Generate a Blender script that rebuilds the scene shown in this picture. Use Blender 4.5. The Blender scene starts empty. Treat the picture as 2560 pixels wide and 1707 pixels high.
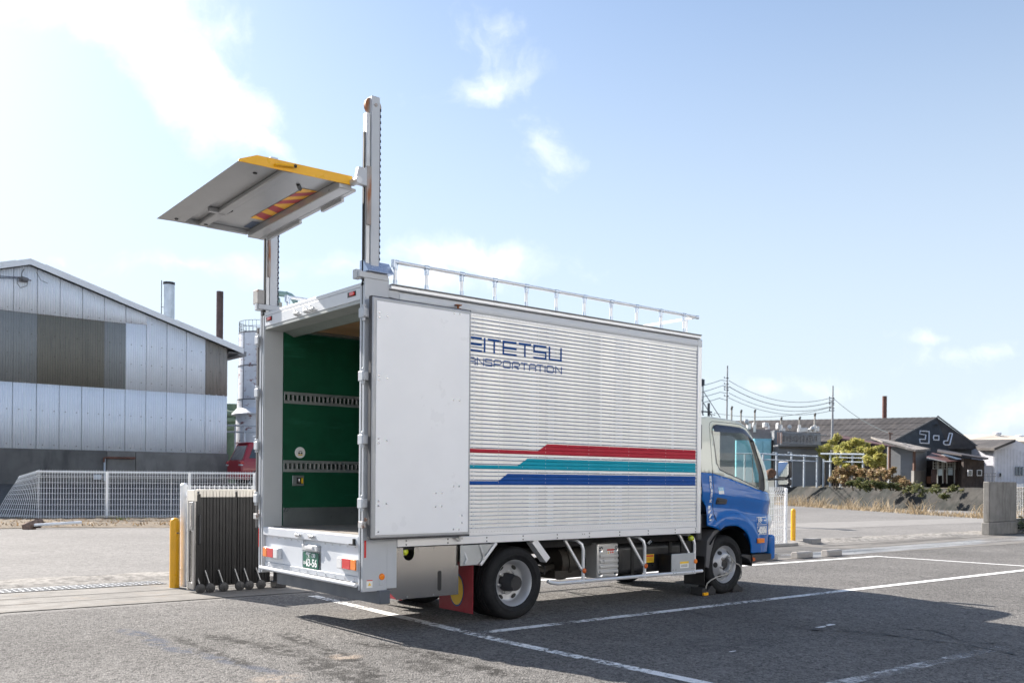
import bpy, math, random
from mathutils import Vector, Matrix
from mathutils.geometry import delaunay_2d_cdt
random.seed(7)
D = bpy.data
S = bpy.context.scene
COL = S.collection
R = math.radians

# ------------------------------------------------------------------ camera
CX, CY, CZ = -4.3209, -7.3318, 1.4370
YAW, ROLL, FOC, PY = R(50.437), R(0.4364), 2320.76, 1201.25
cam_d = D.cameras.new('camera'); cam = D.objects.new('camera', cam_d); COL.objects.link(cam)
cam_d.sensor_width = 36.0; cam_d.lens = FOC / 2560 * 36
cam_d.shift_y = (PY - 853.5) / 2560
cam_d.clip_start = .05; cam_d.clip_end = 3000
vF = Vector((math.cos(YAW), math.sin(YAW), 0)); vR0 = Vector((math.sin(YAW), -math.cos(YAW), 0)); vU0 = Vector((0, 0, 1))
vR = math.cos(ROLL) * vR0 + math.sin(ROLL) * vU0
vU = -math.sin(ROLL) * vR0 + math.cos(ROLL) * vU0
cam.matrix_world = Matrix(((vR.x, vU.x, -vF.x, CX), (vR.y, vU.y, -vF.y, CY), (vR.z, vU.z, -vF.z, CZ), (0, 0, 0, 1)))
cam_d.dof.use_dof = True; cam_d.dof.focus_distance = 10.5; cam_d.dof.aperture_fstop = 3.2
S.camera = cam

# ------------------------------------------------------------------ sun, sky, exposure
SUN_EL = R(34.5)
sdir = Vector((-.21, 1, 0)).normalized() * math.cos(SUN_EL) + Vector((0, 0, math.sin(SUN_EL)))
sl = D.lights.new('sun', 'SUN'); sl.energy = 5.0; sl.angle = R(.53); sl.color = (1, .93, .84)
so = D.objects.new('sun', sl); COL.objects.link(so)
so.rotation_euler = (-sdir).to_track_quat('-Z', 'Y').to_euler(); so.location = (0, 30, 40)

W = D.worlds.new('World'); S.world = W; W.use_nodes = True
nt = W.node_tree; nt.nodes.clear()
def N(t, **k):
    n = nt.nodes.new(t)
    for a, b in k.items(): setattr(n, a, b)
    return n
def LK(a, b): nt.links.new(a, b)
def M(op, a, b=None, c=None, clamp=False):
    n = N('ShaderNodeMath', operation=op); n.use_clamp = clamp
    for i, x in enumerate((a, b, c)):
        if x is None: continue
        if isinstance(x, (int, float)): n.inputs[i].default_value = x
        else: LK(x, n.inputs[i])
    return n.outputs[0]
out = N('ShaderNodeOutputWorld')
sky = N('ShaderNodeTexSky', sky_type='NISHITA'); sky.sun_disc = False
sky.sun_elevation = SUN_EL; sky.sun_rotation = math.atan2(-.21, 1)
sky.air_density = 1.0; sky.dust_density = .9; sky.ozone_density = 3.0; sky.altitude = 0
bg = N('ShaderNodeBackground'); bg.inputs[1].default_value = .083
LK(sky.outputs[0], bg.inputs[0])
tc = N('ShaderNodeTexCoord'); DIR = tc.outputs['Generated']
# a fixed tangent frame on the sky dome (towards the north-east horizon) in which the clouds are laid out
def dotc(v):
    n = N('ShaderNodeVectorMath', operation='DOT_PRODUCT'); LK(DIR, n.inputs[0]); n.inputs[1].default_value = v
    return n.outputs['Value']
df = dotc(vF); dr = dotc(vR); du = dotc(vU)
dfc = M('MAXIMUM', df, .05)
cx_ = M('DIVIDE', dr, dfc); cy_ = M('DIVIDE', du, dfc)
comb = N('ShaderNodeCombineXYZ'); LK(cx_, comb.inputs[0]); LK(cy_, comb.inputs[1]); P2 = comb.outputs[0]
# warp the layout so no outline stays round
nz0 = N('ShaderNodeTexNoise'); nz0.inputs['Scale'].default_value = 7; nz0.inputs['Detail'].default_value = 6; LK(P2, nz0.inputs['Vector'])
wm = N('ShaderNodeVectorMath', operation='MULTIPLY_ADD'); LK(nz0.outputs['Color'], wm.inputs[0])
wm.inputs[1].default_value = (.13, .10, 0); wm.inputs[2].default_value = (-.065, -.05, 0)
wa = N('ShaderNodeVectorMath', operation='ADD'); LK(P2, wa.inputs[0]); LK(wm.outputs[0], wa.inputs[1]); PW = wa.outputs[0]
def blob(px, py, rx, ry, ang, amp=1.0):
    m = N('ShaderNodeMapping', vector_type='TEXTURE'); LK(PW, m.inputs[0])
    m.inputs[1].default_value = ((px - 1280) / FOC, (PY - py) / FOC, 0)
    m.inputs[2].default_value = (0, 0, R(ang)); m.inputs[3].default_value = (rx / FOC, ry / FOC, 1)
    l = N('ShaderNodeVectorMath', operation='LENGTH'); LK(m.outputs[0], l.inputs[0])
    return M('MULTIPLY', M('SUBTRACT', 1, l.outputs['Value']), amp)
BL = [(210, -60, 500, 190, -26, 1.7), (470, 170, 350, 140, -42, 1.6), (650, 340, 190, 50, -38, 1.1), (330, 60, 330, 150, -25, 1.2),
      (1205, 78, 85, 85, 0, .5), (1225, 182, 185, 62, 6, .66), (1352, 372, 75, 110, -12, .4), (1180, 640, 300, 62, -4, 1.1),
      (1120, 610, 110, 45, 0, .9), (1000, 690, 330, 55, -3, .8), (150, 632, 60, 14, -5, .5), (2420, 905, 190, 34, 4, .38), (2520, 1030, 120, 60, 10, .5),
      (2350, 860, 90, 18, 0, .4), (1950, 960, 260, 30, 3, .35), (500, 680, 260, 40, -4, .5)]
mx = None
for b in BL:
    o = blob(*b); mx = o if mx is None else M('MAXIMUM', mx, o)
mx = M('MAXIMUM', mx, -1.0)
nz = N('ShaderNodeTexNoise'); nz.inputs['Scale'].default_value = 16; nz.inputs['Detail'].default_value = 9; nz.inputs['Roughness'].default_value = .62; LK(PW, nz.inputs['Vector'])
dens = M('ADD', mx, M('MULTIPLY', M('SUBTRACT', nz.outputs[0], .5), 1.9))
front = M('GREATER_THAN', df, .25)
mr = N('ShaderNodeMapRange', interpolation_type='SMOOTHSTEP'); LK(dens, mr.inputs[0])
mr.inputs[1].default_value = -.05; mr.inputs[2].default_value = 1.25
# the rest of the dome carries the same scattered light cloud
nz2 = N('ShaderNodeTexNoise'); nz2.inputs['Scale'].default_value = 2.6; nz2.inputs['Detail'].default_value = 7; LK(DIR, nz2.inputs['Vector'])
mr2 = N('ShaderNodeMapRange', interpolation_type='SMOOTHSTEP'); LK(nz2.outputs[0], mr2.inputs[0]); mr2.inputs[1].default_value = .5; mr2.inputs[2].default_value = .75
back = M('MULTIPLY', mr2.outputs[0], M('SUBTRACT', 1, front))
dn = M('ADD', M('MULTIPLY', mr.outputs[0], front), M('MULTIPLY', back, .45), clamp=True)
# thin bright veil low over the horizon
sep = N('ShaderNodeSeparateXYZ'); LK(DIR, sep.inputs[0])
veil = N('ShaderNodeMapRange', interpolation_type='SMOOTHSTEP'); LK(sep.outputs[2], veil.inputs[0])
veil.inputs[1].default_value = .62; veil.inputs[2].default_value = .0; veil.inputs[3].default_value = .06; veil.inputs[4].default_value = .88
dn2 = M('MULTIPLY', dn, .93)
cl = N('ShaderNodeBackground'); cl.inputs[0].default_value = (.93, .965, 1, 1); cl.inputs[1].default_value = .60
vl = N('ShaderNodeBackground'); vl.inputs[0].default_value = (.80, .905, 1, 1); vl.inputs[1].default_value = .43
mixv = N('ShaderNodeMixShader'); LK(veil.outputs[0], mixv.inputs[0]); LK(bg.outputs[0], mixv.inputs[1]); LK(vl.outputs[0], mixv.inputs[2])
mixs = N('ShaderNodeMixShader'); LK(dn2, mixs.inputs[0]); LK(mixv.outputs[0], mixs.inputs[1]); LK(cl.outputs[0], mixs.inputs[2])
LK(mixs.outputs[0], out.inputs[0])
S.view_settings.view_transform = 'Standard'; S.view_settings.look = 'None'
S.view_settings.exposure = 1.26; S.view_settings.gamma = 1; S.view_settings.use_curve_mapping = False
S.render.engine = 'CYCLES'; S.cycles.max_bounces = 8; S.cycles.transparent_max_bounces = 16

# ------------------------------------------------------------------ measuring helpers
CAM = Vector((CX, CY, CZ))
def ray(px, py): return vF + vR * ((px - 1280) / FOC) + vU * ((PY - py) / FOC)
def hit(px, py, ax, val):
    d = ray(px, py); return CAM + d * ((val - CAM[ax]) / d[ax])
def onY(px, py, Y): return hit(px, py, 1, Y)
def onX(px, py, X): return hit(px, py, 0, X)
def onZ(px, py, Z=0): return hit(px, py, 2, Z)
def far(px, py, depth): return CAM + ray(px, py) * depth

# ------------------------------------------------------------------ materials
def newmat(name):
    m = D.materials.new(name); m.use_nodes = True
    t = m.node_tree; return m, t, t.nodes['Principled BSDF']
def nn(t, typ, **k):
    n = t.nodes.new(typ)
    for a, b in k.items(): setattr(n, a, b)
    return n
def c4(c): return (c[0], c[1], c[2], 1)
def noise(t, scale, detail=4, rough=.6, stretch=None, coord='Object'):
    co = nn(t, 'ShaderNodeTexCoord'); n = nn(t, 'ShaderNodeTexNoise')
    n.inputs['Scale'].default_value = scale; n.inputs['Detail'].default_value = detail; n.inputs['Roughness'].default_value = rough
    if stretch:
        mp = nn(t, 'ShaderNodeMapping'); mp.inputs['Scale'].default_value = stretch
        t.links.new(co.outputs[coord], mp.inputs[0]); t.links.new(mp.outputs[0], n.inputs['Vector'])
    else: t.links.new(co.outputs[coord], n.inputs['Vector'])
    return n.outputs[0]
def rng(t, v, a, b, c=0., d=1., smooth=True):
    m = nn(t, 'ShaderNodeMapRange', interpolation_type='SMOOTHSTEP' if smooth else 'LINEAR')
    t.links.new(v, m.inputs[0])
    for i, x in enumerate((a, b, c, d)): m.inputs[i + 1].default_value = x
    return m.outputs[0]
def mixc(t, fac, a, b):
    m = nn(t, 'ShaderNodeMix', data_type='RGBA')
    t.links.new(fac, m.inputs[0])
    for x, i in ((a, 6), (b, 7)):
        if isinstance(x, (tuple, list)): m.inputs[i].default_value = c4(x)
        else: t.links.new(x, m.inputs[i])
    return m.outputs[2]
def mmul(t, a, b):
    m = nn(t, 'ShaderNodeMath', operation='MULTIPLY')
    for i, x in enumerate((a, b)):
        if isinstance(x, (int, float)): m.inputs[i].default_value = x
        else: t.links.new(x, m.inputs[i])
    return m.outputs[0]
MATS = {}
def pm(name, col, rough=.5, metal=0., var=.08, scale=2.5, bump=0., bscale=60, coat=0., dirt=None, dscale=1.5, dlo=.58, dhi=.75, stretch=None, spec=.5, rvar=.08):
    """painted / plain surface: base colour with faint mottling, optional shaped stains, optional fine relief"""
    if name in MATS: return MATS[name]
    m, t, b = newmat(name)
    n1 = noise(t, scale, 5)
    a = tuple(max(0, x * (1 - var)) for x in col); c = tuple(min(1, x * (1 + var)) for x in col)
    colr = mixc(t, rng(t, n1, .3, .7), a, c)
    if dirt:
        n2 = noise(t, dscale, 7, .65, stretch)
        colr = mixc(t, rng(t, n2, dlo, dhi), colr, dirt)
    t.links.new(colr, b.inputs['Base Color'])
    b.inputs['Roughness'].default_value = rough; b.inputs['Metallic'].default_value = metal
    if rvar: t.links.new(rng(t, noise(t, scale * 3, 4), .3, .7, max(.02, rough - rvar), min(1, rough + rvar)), b.inputs['Roughness'])
    b.inputs['Specular IOR Level'].default_value = spec
    if coat: b.inputs['Coat Weight'].default_value = coat; b.inputs['Coat Roughness'].default_value = .03
    if bump:
        bp = nn(t, 'ShaderNodeBump'); bp.inputs['Strength'].default_value = bump; bp.inputs['Distance'].default_value = .01
        t.links.new(noise(t, bscale, 4), bp.inputs['Height']); t.links.new(bp.outputs[0], b.inputs['Normal'])
    MATS[name] = m; return m

def asphalt(name, lo, hi, agg=110., bumpd=.006, stain=None, tint=(1, .96, .92)):
    m, t, b = newmat(name)
    co = nn(t, 'ShaderNodeTexCoord').outputs['Object']
    v = nn(t, 'ShaderNodeTexVoronoi'); v.inputs['Scale'].default_value = agg; t.links.new(co, v.inputs['Vector'])
    v2 = nn(t, 'ShaderNodeTexVoronoi'); v2.inputs['Scale'].default_value = agg * .45; t.links.new(co, v2.inputs['Vector'])
    bw = nn(t, 'ShaderNodeSeparateColor'); t.links.new(v.outputs['Color'], bw.inputs[0])
    bw2 = nn(t, 'ShaderNodeSeparateColor'); t.links.new(v2.outputs['Color'], bw2.inputs[0])
    av = nn(t, 'ShaderNodeMath', operation='ADD'); t.links.new(mmul(t, bw.outputs[0], .6), av.inputs[0]); t.links.new(mmul(t, bw2.outputs[1], .4), av.inputs[1])
    L = tuple(lo * x for x in tint); H = tuple(hi * x for x in tint)
    c = mixc(t, rng(t, av.outputs[0], .05, .95, smooth=False), L, H)
    big = rng(t, noise(t, .35, 5, .6), .3, .7)
    c = mixc(t, mmul(t, big, .35), c, tuple(x * .82 for x in L))
    mid = rng(t, noise(t, 2.2, 6, .65), .5, .8)
    c = mixc(t, mmul(t, mid, .3), c, tuple(x * 1.06 for x in H))
    if stain:
        mask = None
        for (x0, y0, rx, ry, ang, col, amt, sc) in stain:
            mp = nn(t, 'ShaderNodeMapping', vector_type='TEXTURE'); t.links.new(co, mp.inputs[0])
            mp.inputs[1].default_value = (x0, y0, 0); mp.inputs[2].default_value = (0, 0, R(ang)); mp.inputs[3].default_value = (rx, ry, 1)
            ln = nn(t, 'ShaderNodeVectorMath', operation='LENGTH'); t.links.new(mp.outputs[0], ln.inputs[0])
            base = rng(t, ln.outputs['Value'], 1, .35)
            nzv = noise(t, sc, 7, .72, (1, 1, 1))
            k = mmul(t, base, rng(t, nzv, .43, .53))
            c = mixc(t, mmul(t, k, amt), c, col)
    t.links.new(c, b.inputs['Base Color'])
    b.inputs['Roughness'].default_value = .9; b.inputs['Specular IOR Level'].default_value = .25
    bp = nn(t, 'ShaderNodeBump'); bp.inputs['Distance'].default_value = bumpd; bp.inputs['Strength'].default_value = 1
    hsum = nn(t, 'ShaderNodeMath', operation='ADD'); t.links.new(mmul(t, v.outputs['Distance'], -.9), hsum.inputs[0]); t.links.new(mmul(t, noise(t, agg * .35, 3), .9), hsum.inputs[1])
    t.links.new(hsum.outputs[0], bp.inputs['Height']); t.links.new(bp.outputs[0], b.inputs['Normal'])
    MATS[name] = m; return m

def worn_paint(name, col, lo=.45, hi=.62, scale=14):
    """road paint worn through to what lies under it"""
    m, t, b = newmat(name); o = t.nodes['Material Output']
    b.inputs['Base Color'].default_value = c4(col); b.inputs['Roughness'].default_value = .8
    tr = nn(t, 'ShaderNodeBsdfTransparent'); mx = nn(t, 'ShaderNodeMixShader')
    f = nn(t, 'ShaderNodeMath', operation='ADD'); t.links.new(mmul(t, noise(t, scale, 8, .75), .62), f.inputs[0]); t.links.new(mmul(t, noise(t, 1.3, 3), .38), f.inputs[1])
    t.links.new(rng(t, f.outputs[0], lo, hi), mx.inputs[0]); t.links.new(b.outputs[0], mx.inputs[1]); t.links.new(tr.outputs[0], mx.inputs[2])
    t.links.new(mx.outputs[0], o.inputs[0]); MATS[name] = m; return m

def glass(name, tint=(.8, .9, .87), ior=1.5, rough=0.0, boost=1.0):
    m, t, b = newmat(name); o = t.nodes['Material Output']; t.nodes.remove(b)
    tr = nn(t, 'ShaderNodeBsdfTransparent'); tr.inputs[0].default_value = c4(tint)
    gl = nn(t, 'ShaderNodeBsdfGlossy'); gl.inputs['Roughness'].default_value = rough
    fr = nn(t, 'ShaderNodeFresnel'); fr.inputs[0].default_value = ior
    mx = nn(t, 'ShaderNodeMixShader'); t.links.new(mmul(t, fr.outputs[0], boost), mx.inputs[0]); t.links.new(tr.outputs[0], mx.inputs[1]); t.links.new(gl.outputs[0], mx.inputs[2])
    t.links.new(mx.outputs[0], o.inputs[0]); MATS[name] = m; return m

def leafmat(name, cols, rough=.6):
    m, t, b = newmat(name)
    g = nn(t, 'ShaderNodeNewGeometry'); cr = nn(t, 'ShaderNodeValToRGB')
    e = cr.color_ramp.elements
    while len(e) < len(cols): e.new(.5)
    for i, c in enumerate(cols): e[i].position = i / (len(cols) - 1); e[i].color = c4(c)
    t.links.new(g.outputs['Random Per Island'], cr.inputs[0]); t.links.new(cr.outputs[0], b.inputs['Base Color'])
    b.inputs['Roughness'].default_value = rough
    b.inputs['Transmission Weight'].default_value = 0
    o = t.nodes['Material Output']; tl = nn(t, 'ShaderNodeBsdfTranslucent'); t.links.new(cr.outputs[0], tl.inputs[0])
    mx = nn(t, 'ShaderNodeMixShader'); mx.inputs[0].default_value = .35; t.links.new(b.outputs[0], mx.inputs[1]); t.links.new(tl.outputs[0], mx.inputs[2]); t.links.new(mx.outputs[0], o.inputs[0])
    MATS[name] = m; return m

# ------------------------------------------------------------------ mesh builder
class MB:
    def __init__(s): s.v = []; s.f = []; s.mi = []; s.cur = 0
    def add(s, vs, fs):
        b = len(s.v); s.v += [tuple(p) for p in vs]
        for f in fs: s.f.append([b + i for i in f]); s.mi.append(s.cur)
        return s
    def mat(s, i): s.cur = i; return s
    def box(s, x0, x1, y0, y1, z0, z1):
        return s.add([(x0, y0, z0), (x1, y0, z0), (x1, y1, z0), (x0, y1, z0), (x0, y0, z1), (x1, y0, z1), (x1, y1, z1), (x0, y1, z1)],
                     [(0, 3, 2, 1), (4, 5, 6, 7), (0, 1, 5, 4), (1, 2, 6, 5), (2, 3, 7, 6), (3, 0, 4, 7)])
    def beam(s, p0, p1, w, h, up=(0, 0, 1)):
        p0 = Vector(p0); p1 = Vector(p1); d = (p1 - p0).normalized(); up = Vector(up)
        a = d.cross(up)
        if a.length < 1e-4: a = d.cross(Vector((1, 0, 0)))
        a.normalize(); u = a.cross(d)
        a *= w / 2; u *= h / 2
        return s.add([p0 - a - u, p0 + a - u, p0 + a + u, p0 - a + u, p1 - a - u, p1 + a - u, p1 + a + u, p1 - a + u],
                     [(0, 1, 2, 3), (7, 6, 5, 4), (0, 4, 5, 1), (1, 5, 6, 2), (2, 6, 7, 3), (3, 7, 4, 0)])
    def tube(s, pts, r, n=8, caps=True):
        pts = [Vector(p) for p in pts]; rs = r if isinstance(r, (list, tuple)) else [r] * len(pts)
        ref = None; vs = []
        for i, p in enumerate(pts):
            d = (pts[min(i + 1, len(pts) - 1)] - pts[max(i - 1, 0)]).normalized()
            if ref is None:
                ref = d.orthogonal().normalized()
                if abs(d.z) < .9: ref = d.cross(Vector((0, 0, 1))).normalized()
            a = (ref - d * ref.dot(d)).normalized(); ref = a; b2 = d.cross(a)
            for k in range(n):
                t = 2 * math.pi * (k + .5) / n; vs.append(p + (a * math.cos(t) + b2 * math.sin(t)) * rs[i])
        fs = []
        for i in range(len(pts) - 1):
            for k in range(n): fs.append((i * n + k, i * n + (k + 1) % n, (i + 1) * n + (k + 1) % n, (i + 1) * n + k))
        if caps: fs.append(tuple(range(n))[::-1]); fs.append(tuple((len(pts) - 1) * n + k for k in range(n)))
        return s.add(vs, fs)
    def cyl(s, p0, p1, r, n=16, r2=None): return s.tube([p0, p1], [r, r if r2 is None else r2], n)
    def lathe(s, c, axis, prof, n=32, close=False):
        c = Vector(c); ax = Vector(axis).normalized(); a = ax.orthogonal().normalized(); b2 = ax.cross(a); vs = []; fs = []
        for r, h in prof:
            for k in range(n):
                t = 2 * math.pi * k / n; vs.append(c + ax * h + (a * math.cos(t) + b2 * math.sin(t)) * r)
        m = len(prof)
        for i in range(m if close else m - 1):
            j = (i + 1) % m
            for k in range(n): fs.append((i * n + k, i * n + (k + 1) % n, j * n + (k + 1) % n, j * n + k))
        return s.add(vs, fs)
    def prism(s, pts, ext):
        pts = [Vector(p) for p in pts]; e = Vector(ext); n = len(pts)
        return s.add(pts + [p + e for p in pts], [tuple(range(n))[::-1], tuple(range(n, 2 * n))] + [(i, (i + 1) % n, n + (i + 1) % n, n + i) for i in range(n)])
    def quad(s, *p): return s.add(p, [tuple(range(len(p)))])
    def grid(s, rows):
        n = len(rows[0]); vs = [p for r in rows for p in r]
        return s.add(vs, [(i * n + k, i * n + k + 1, (i + 1) * n + k + 1, (i + 1) * n + k) for i in range(len(rows) - 1) for k in range(n - 1)])
    def build(s, name, mats, parent=None, bevel=0., smooth=False, seg=2, kind=None, sub=0, ang=35, fixn=False):
        me = D.meshes.new(name)
        off = Vector((0, 0, 0)); q = parent
        while q is not None: off += Vector(q.location); q = q.parent
        me.from_pydata([(x - off.x, y - off.y, z - off.z) for x, y, z in s.v], [], s.f)
        if not isinstance(mats, (list, tuple)): mats = [mats]
        for m in mats: me.materials.append(m)
        if len(mats) > 1: me.polygons.foreach_set('material_index', s.mi)
        if smooth or bevel:
            me.polygons.foreach_set('use_smooth', [True] * len(me.polygons)); me.set_sharp_from_angle(angle=R(ang))
        me.update()
        o = D.objects.new(name, me); COL.objects.link(o); o.parent = parent
        if bevel:
            b = o.modifiers.new('bevel', 'BEVEL'); b.width = bevel; b.segments = seg; b.limit_method = 'ANGLE'; b.angle_limit = R(38)
        if sub: md = o.modifiers.new('sub', 'SUBSURF'); md.levels = sub; md.render_levels = sub
        if kind: o['kind'] = kind
        return o
def tag(o, label=None, cat=None, group=None, kind=None):
    if label: o['label'] = label
    if cat: o['category'] = cat
    if group: o['group'] = group
    if kind: o['kind'] = kind
    return o
def thing(name, loc, label, cat, group=None):
    o = D.objects.new(name, None); COL.objects.link(o); o.location = loc; o.empty_display_size = .2
    return tag(o, label, cat, group)
def dup(root, loc, label=None):
    def cp(o, par):
        c = o.copy(); COL.objects.link(c); c.parent = par
        for ch in [x for x in D.objects if x.parent == o]: cp(ch, c)
        return c
    c = cp(root, None); c.location = loc
    if label: c['label'] = label
    return c
def text_part(body, name, mat, parent, origin, ux, uy, size, align='CENTER', width=None, extr=.0, bold=0.0, spacing=1.0):
    """flat lettering as a mesh: origin = centre of the line, ux/uy = reading and up directions"""
    cu = D.curves.new(name, 'FONT'); cu.body = body; cu.align_x = align; cu.align_y = 'CENTER'; cu.size = size; cu.extrude = extr; cu.offset = bold; cu.resolution_u = 3
    cu.space_character = spacing
    to = D.objects.new(name, cu); COL.objects.link(to); bpy.context.view_layer.update()
    me = D.meshes.new_from_object(to); D.objects.remove(to)
    xs = [v.co.x for v in me.vertices]; wd = max(xs) - min(xs); k = width / wd if width else 1
    ux = Vector(ux).normalized(); uy = Vector(uy).normalized(); nz_ = ux.cross(uy); o_ = Vector(origin)
    off = Vector((0, 0, 0)); q = parent
    while q is not None: off += Vector(q.location); q = q.parent
    for v in me.vertices: v.co = o_ + ux * v.co.x * k + uy * v.co.y + nz_ * v.co.z - off
    me.materials.clear(); me.materials.append(mat)
    o = D.objects.new(name, me); COL.objects.link(o); o.parent = parent
    return o
# ================================================================== GROUND
WALL_Y = 38.4                      # plane of the left warehouse gable
STAINS = []
def streak(pts, w, col, amt, sc):
    for a, b in zip(pts, pts[1:]):
        p = onZ(*a); q = onZ(*b); m = (p + q) / 2; d = q - p
        STAINS.append((m.x, m.y, d.length * .62 + w * .5, w * 1.5, math.degrees(math.atan2(d.y, d.x)), col, amt, sc))
oil = (.018, .017, .016); dpt = (.07, .085, .125)
streak([(522, 1586), (575, 1602), (640, 1606)], .11, oil, .8, 9.)
streak([(440, 1590), (500, 1618), (560, 1640), (640, 1668)], .07, oil, .75, 10.)
streak([(700, 1580), (800, 1618), (905, 1662), (945, 1700)], .10, oil, .85, 8.)
streak([(640, 1606), (760, 1640), (860, 1690), (900, 1720)], .15, oil, .75, 7.)
streak([(880, 1604), (1023, 1622), (1170, 1660), (1290, 1692)], .10, oil, .85, 8.)
streak([(1000, 1640), (1120, 1690)], .16, oil, .6, 7.)
streak([(300, 1572), (370, 1590), (414, 1618), (490, 1630)], .09, dpt, .7, 8.)
streak([(490, 1630), (600, 1662), (720, 1685)], .07, dpt, .6, 8.)
streak([(840, 1645), (885, 1636)], .12, (.42, .34, .27), .6, 9.)
streak([(640, 1700), (740, 1690)], .14, (.40, .33, .27), .5, 9.)
ground_m = asphalt('ground_asphalt', .13, .24, 34, .008)
lot_m = asphalt('parking_asphalt', .05, .30, 78, .012, stain=STAINS + [(2.4, -2.2, .9, .5, 0, (.06, .06, .062), .4, 6.)])
street_m = asphalt('street_asphalt', .145, .25, 26, .008)
street2_m = asphalt('street_asphalt_far', .145, .235, 14, .01)
conc_m = pm('concrete_strip', (.155, .146, .134), .85, var=.18, scale=1.6, bump=.25, bscale=70, dirt=(.19, .16, .13), dscale=3, dlo=.52, dhi=.75)
def sheet(name, pts, mat, z, kind='structure'):
    mb = MB(); mb.quad(*[(x, y, z) for x, y in pts]); return mb.build(name, mat, kind=kind)
cd = Vector((.549, .836)); cn = Vector((.836, -.549)); c0 = Vector((37.06, 10.72))     # near edge of the canal
def can(t, o, z=0.):
    p = c0 + cd * t + cn * o; return (p.x, p.y, z)
A = can(-170, 0); B = can(330, 0)
sheet('ground', [(A[0], A[1]), (B[0], B[1]), (-400, B[1]), (-400, A[1])], ground_m, -.004)
sheet('parking_lot', [(-14, -12), (24, -12), (24, 2.35), (-14, 3.95)], lot_m, .0)
# concrete strip of the gate track, slightly skewed to the truck
def strip(name, ya, yb, x0, x1, mat, z, sl=-.065):
    return sheet(name, [(x0, ya + sl * x0), (x1, ya + sl * x1), (x1, yb + sl * x1), (x0, yb + sl * x0)], mat, z)
strip('concrete_strip', 3.52, 5.9, -14, 24.5, conc_m, .004)
strip('street', 7.0, 20.6, -40, 46, street_m, .004, -.30 if False else -.06)
# crumbled, older asphalt lip between the street and the concrete
mb = MB(); rows = []
lip_m = pm('crumbled_asphalt', (.25, .235, .215), .95, var=.35, scale=9, bump=1.0, bscale=38, dirt=(.12, .11, .10), dscale=5, dlo=.5, dhi=.72)
for j in range(9):
    r = []
    for i in range(150):
        x = -14 + i * .27; y0 = 5.9 - .065 * x; t = j / 8
        w = .14 * math.sin(x * 1.7) + .1 * math.sin(x * 4.3 + 1)
        z = .006 + .07 * math.sin(math.pi * min(1, t * 1.25)) * (.6 + .4 * math.sin(x * 2.9 + j)) * (1 if 0 < j < 8 else 0)
        r.append((x + random.uniform(-.05, .05), y0 + t * (1.1 + w) + random.uniform(-.03, .03) * (0 < j < 8), z + random.uniform(0, .014) * (0 < j < 8)))
    rows.append(r)
mb.grid(rows).build('crumbled_kerb', lip_m, smooth=True, kind='structure')
# paler band where the far street was resurfaced
sheet('street_patch', [(15, 9.4), (46, 7.2), (46, 9.6), (15, 12.6)], pm('street_patch', (.22, .21, .20), .9, var=.08, bump=.3, bscale=40), .008)
# steel rails and joints of the sliding gate
railm = pm('track_steel', (.30, .29, .28), .45, .7, dirt=(.2, .12, .08))
gapm = pm('joint_dark', (.085, .08, .075), .9)
for ya, w, m in ((4.68, .014, gapm), (4.12, .010, gapm)):
    strip('track_rail', ya - w, ya + w, -14, 24, m, .008)
strip('concrete_patch', 2.72, 3.5, 11.5, 24, pm('wet_concrete', (.23, .22, .21), .35, var=.3, scale=1.2, bump=.15), .006, .0)
for x0, x1, ya in ((14.4, 21, 4.3), (16, 24, 4.05)):
    sheet('track_rail', [(x0, ya), (x1, ya - .06), (x1, ya - .01), (x0, ya + .05)], gapm, .012)

# painted lines of the parking bays
wp = worn_paint('worn_white_paint', (.78, .78, .77), .47, .60, 16)
wp2 = worn_paint('white_paint', (.80, .80, .79), .56, .72, 12)
def line(p, q, w, m, n=1):
    p = Vector(p); q = Vector(q); d = (q - p).normalized(); a = Vector((-d.y, d.x)) * w / 2
    return sheet('parking_line', [tuple(p - a), tuple(q - a), tuple(q + a), tuple(p + a)], m, .004)
line((1.05, -.40), (7.2, -.60), .13, wp); line((7.2, -.60), (13.1, -.83), .13, wp2)
wp3 = worn_paint('faded_white_paint', (.60, .60, .60), .36, .54, 11)
line((1.08, 3.05), (.92, -.95), .13, wp); line((.92, -.95), (.98, -3.4), .12, wp)
line((2.2, 2.93), (13.0, 2.2), .12, wp2); line((12.93, 2.14), (13.12, -.75), .10, wp2)
line((1.3, -3.68), (4.3, -3.78), .13, wp3)
# cracks sealed with tar; the lip's far shadow line below uses the same ribbon
tar = pm('tar_and_shade', (.035, .035, .036), .7)
def dark_line(pts, w):
    mb = MB(); L, Rr = [], []
    P = []
    for a, b in zip(pts, pts[1:]):
        for k in range(10): t = k / 10; P.append((a[0] + (b[0] - a[0]) * t + random.uniform(-.03, .03), a[1] + (b[1] - a[1]) * t + random.uniform(-.03, .03)))
    for (x, y) in P:
        ww = w * random.uniform(.15, 1); L.append((x - ww * .3, y + ww, .0062)); Rr.append((x + ww * .3, y - ww, .0062))
    mb.grid([L, Rr]); return mb.build('crack_shade_line', tar, kind='structure')
g = lambda px, py: tuple(onZ(px, py)[:2])
dark_line([g(1705, 1525), g(1795, 1543), g(1925, 1555), g(2040, 1575), g(2170, 1580), g(2300, 1598), g(2440, 1615), g(2559, 1640)], .034)
dark_line([g(1925, 1555), g(2050, 1560), g(2200, 1590), g(2320, 1602)], .02)
dark_line([g(2230, 1570), g(2330, 1575), g(2420, 1605), g(2559, 1612)], .022)
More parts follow.
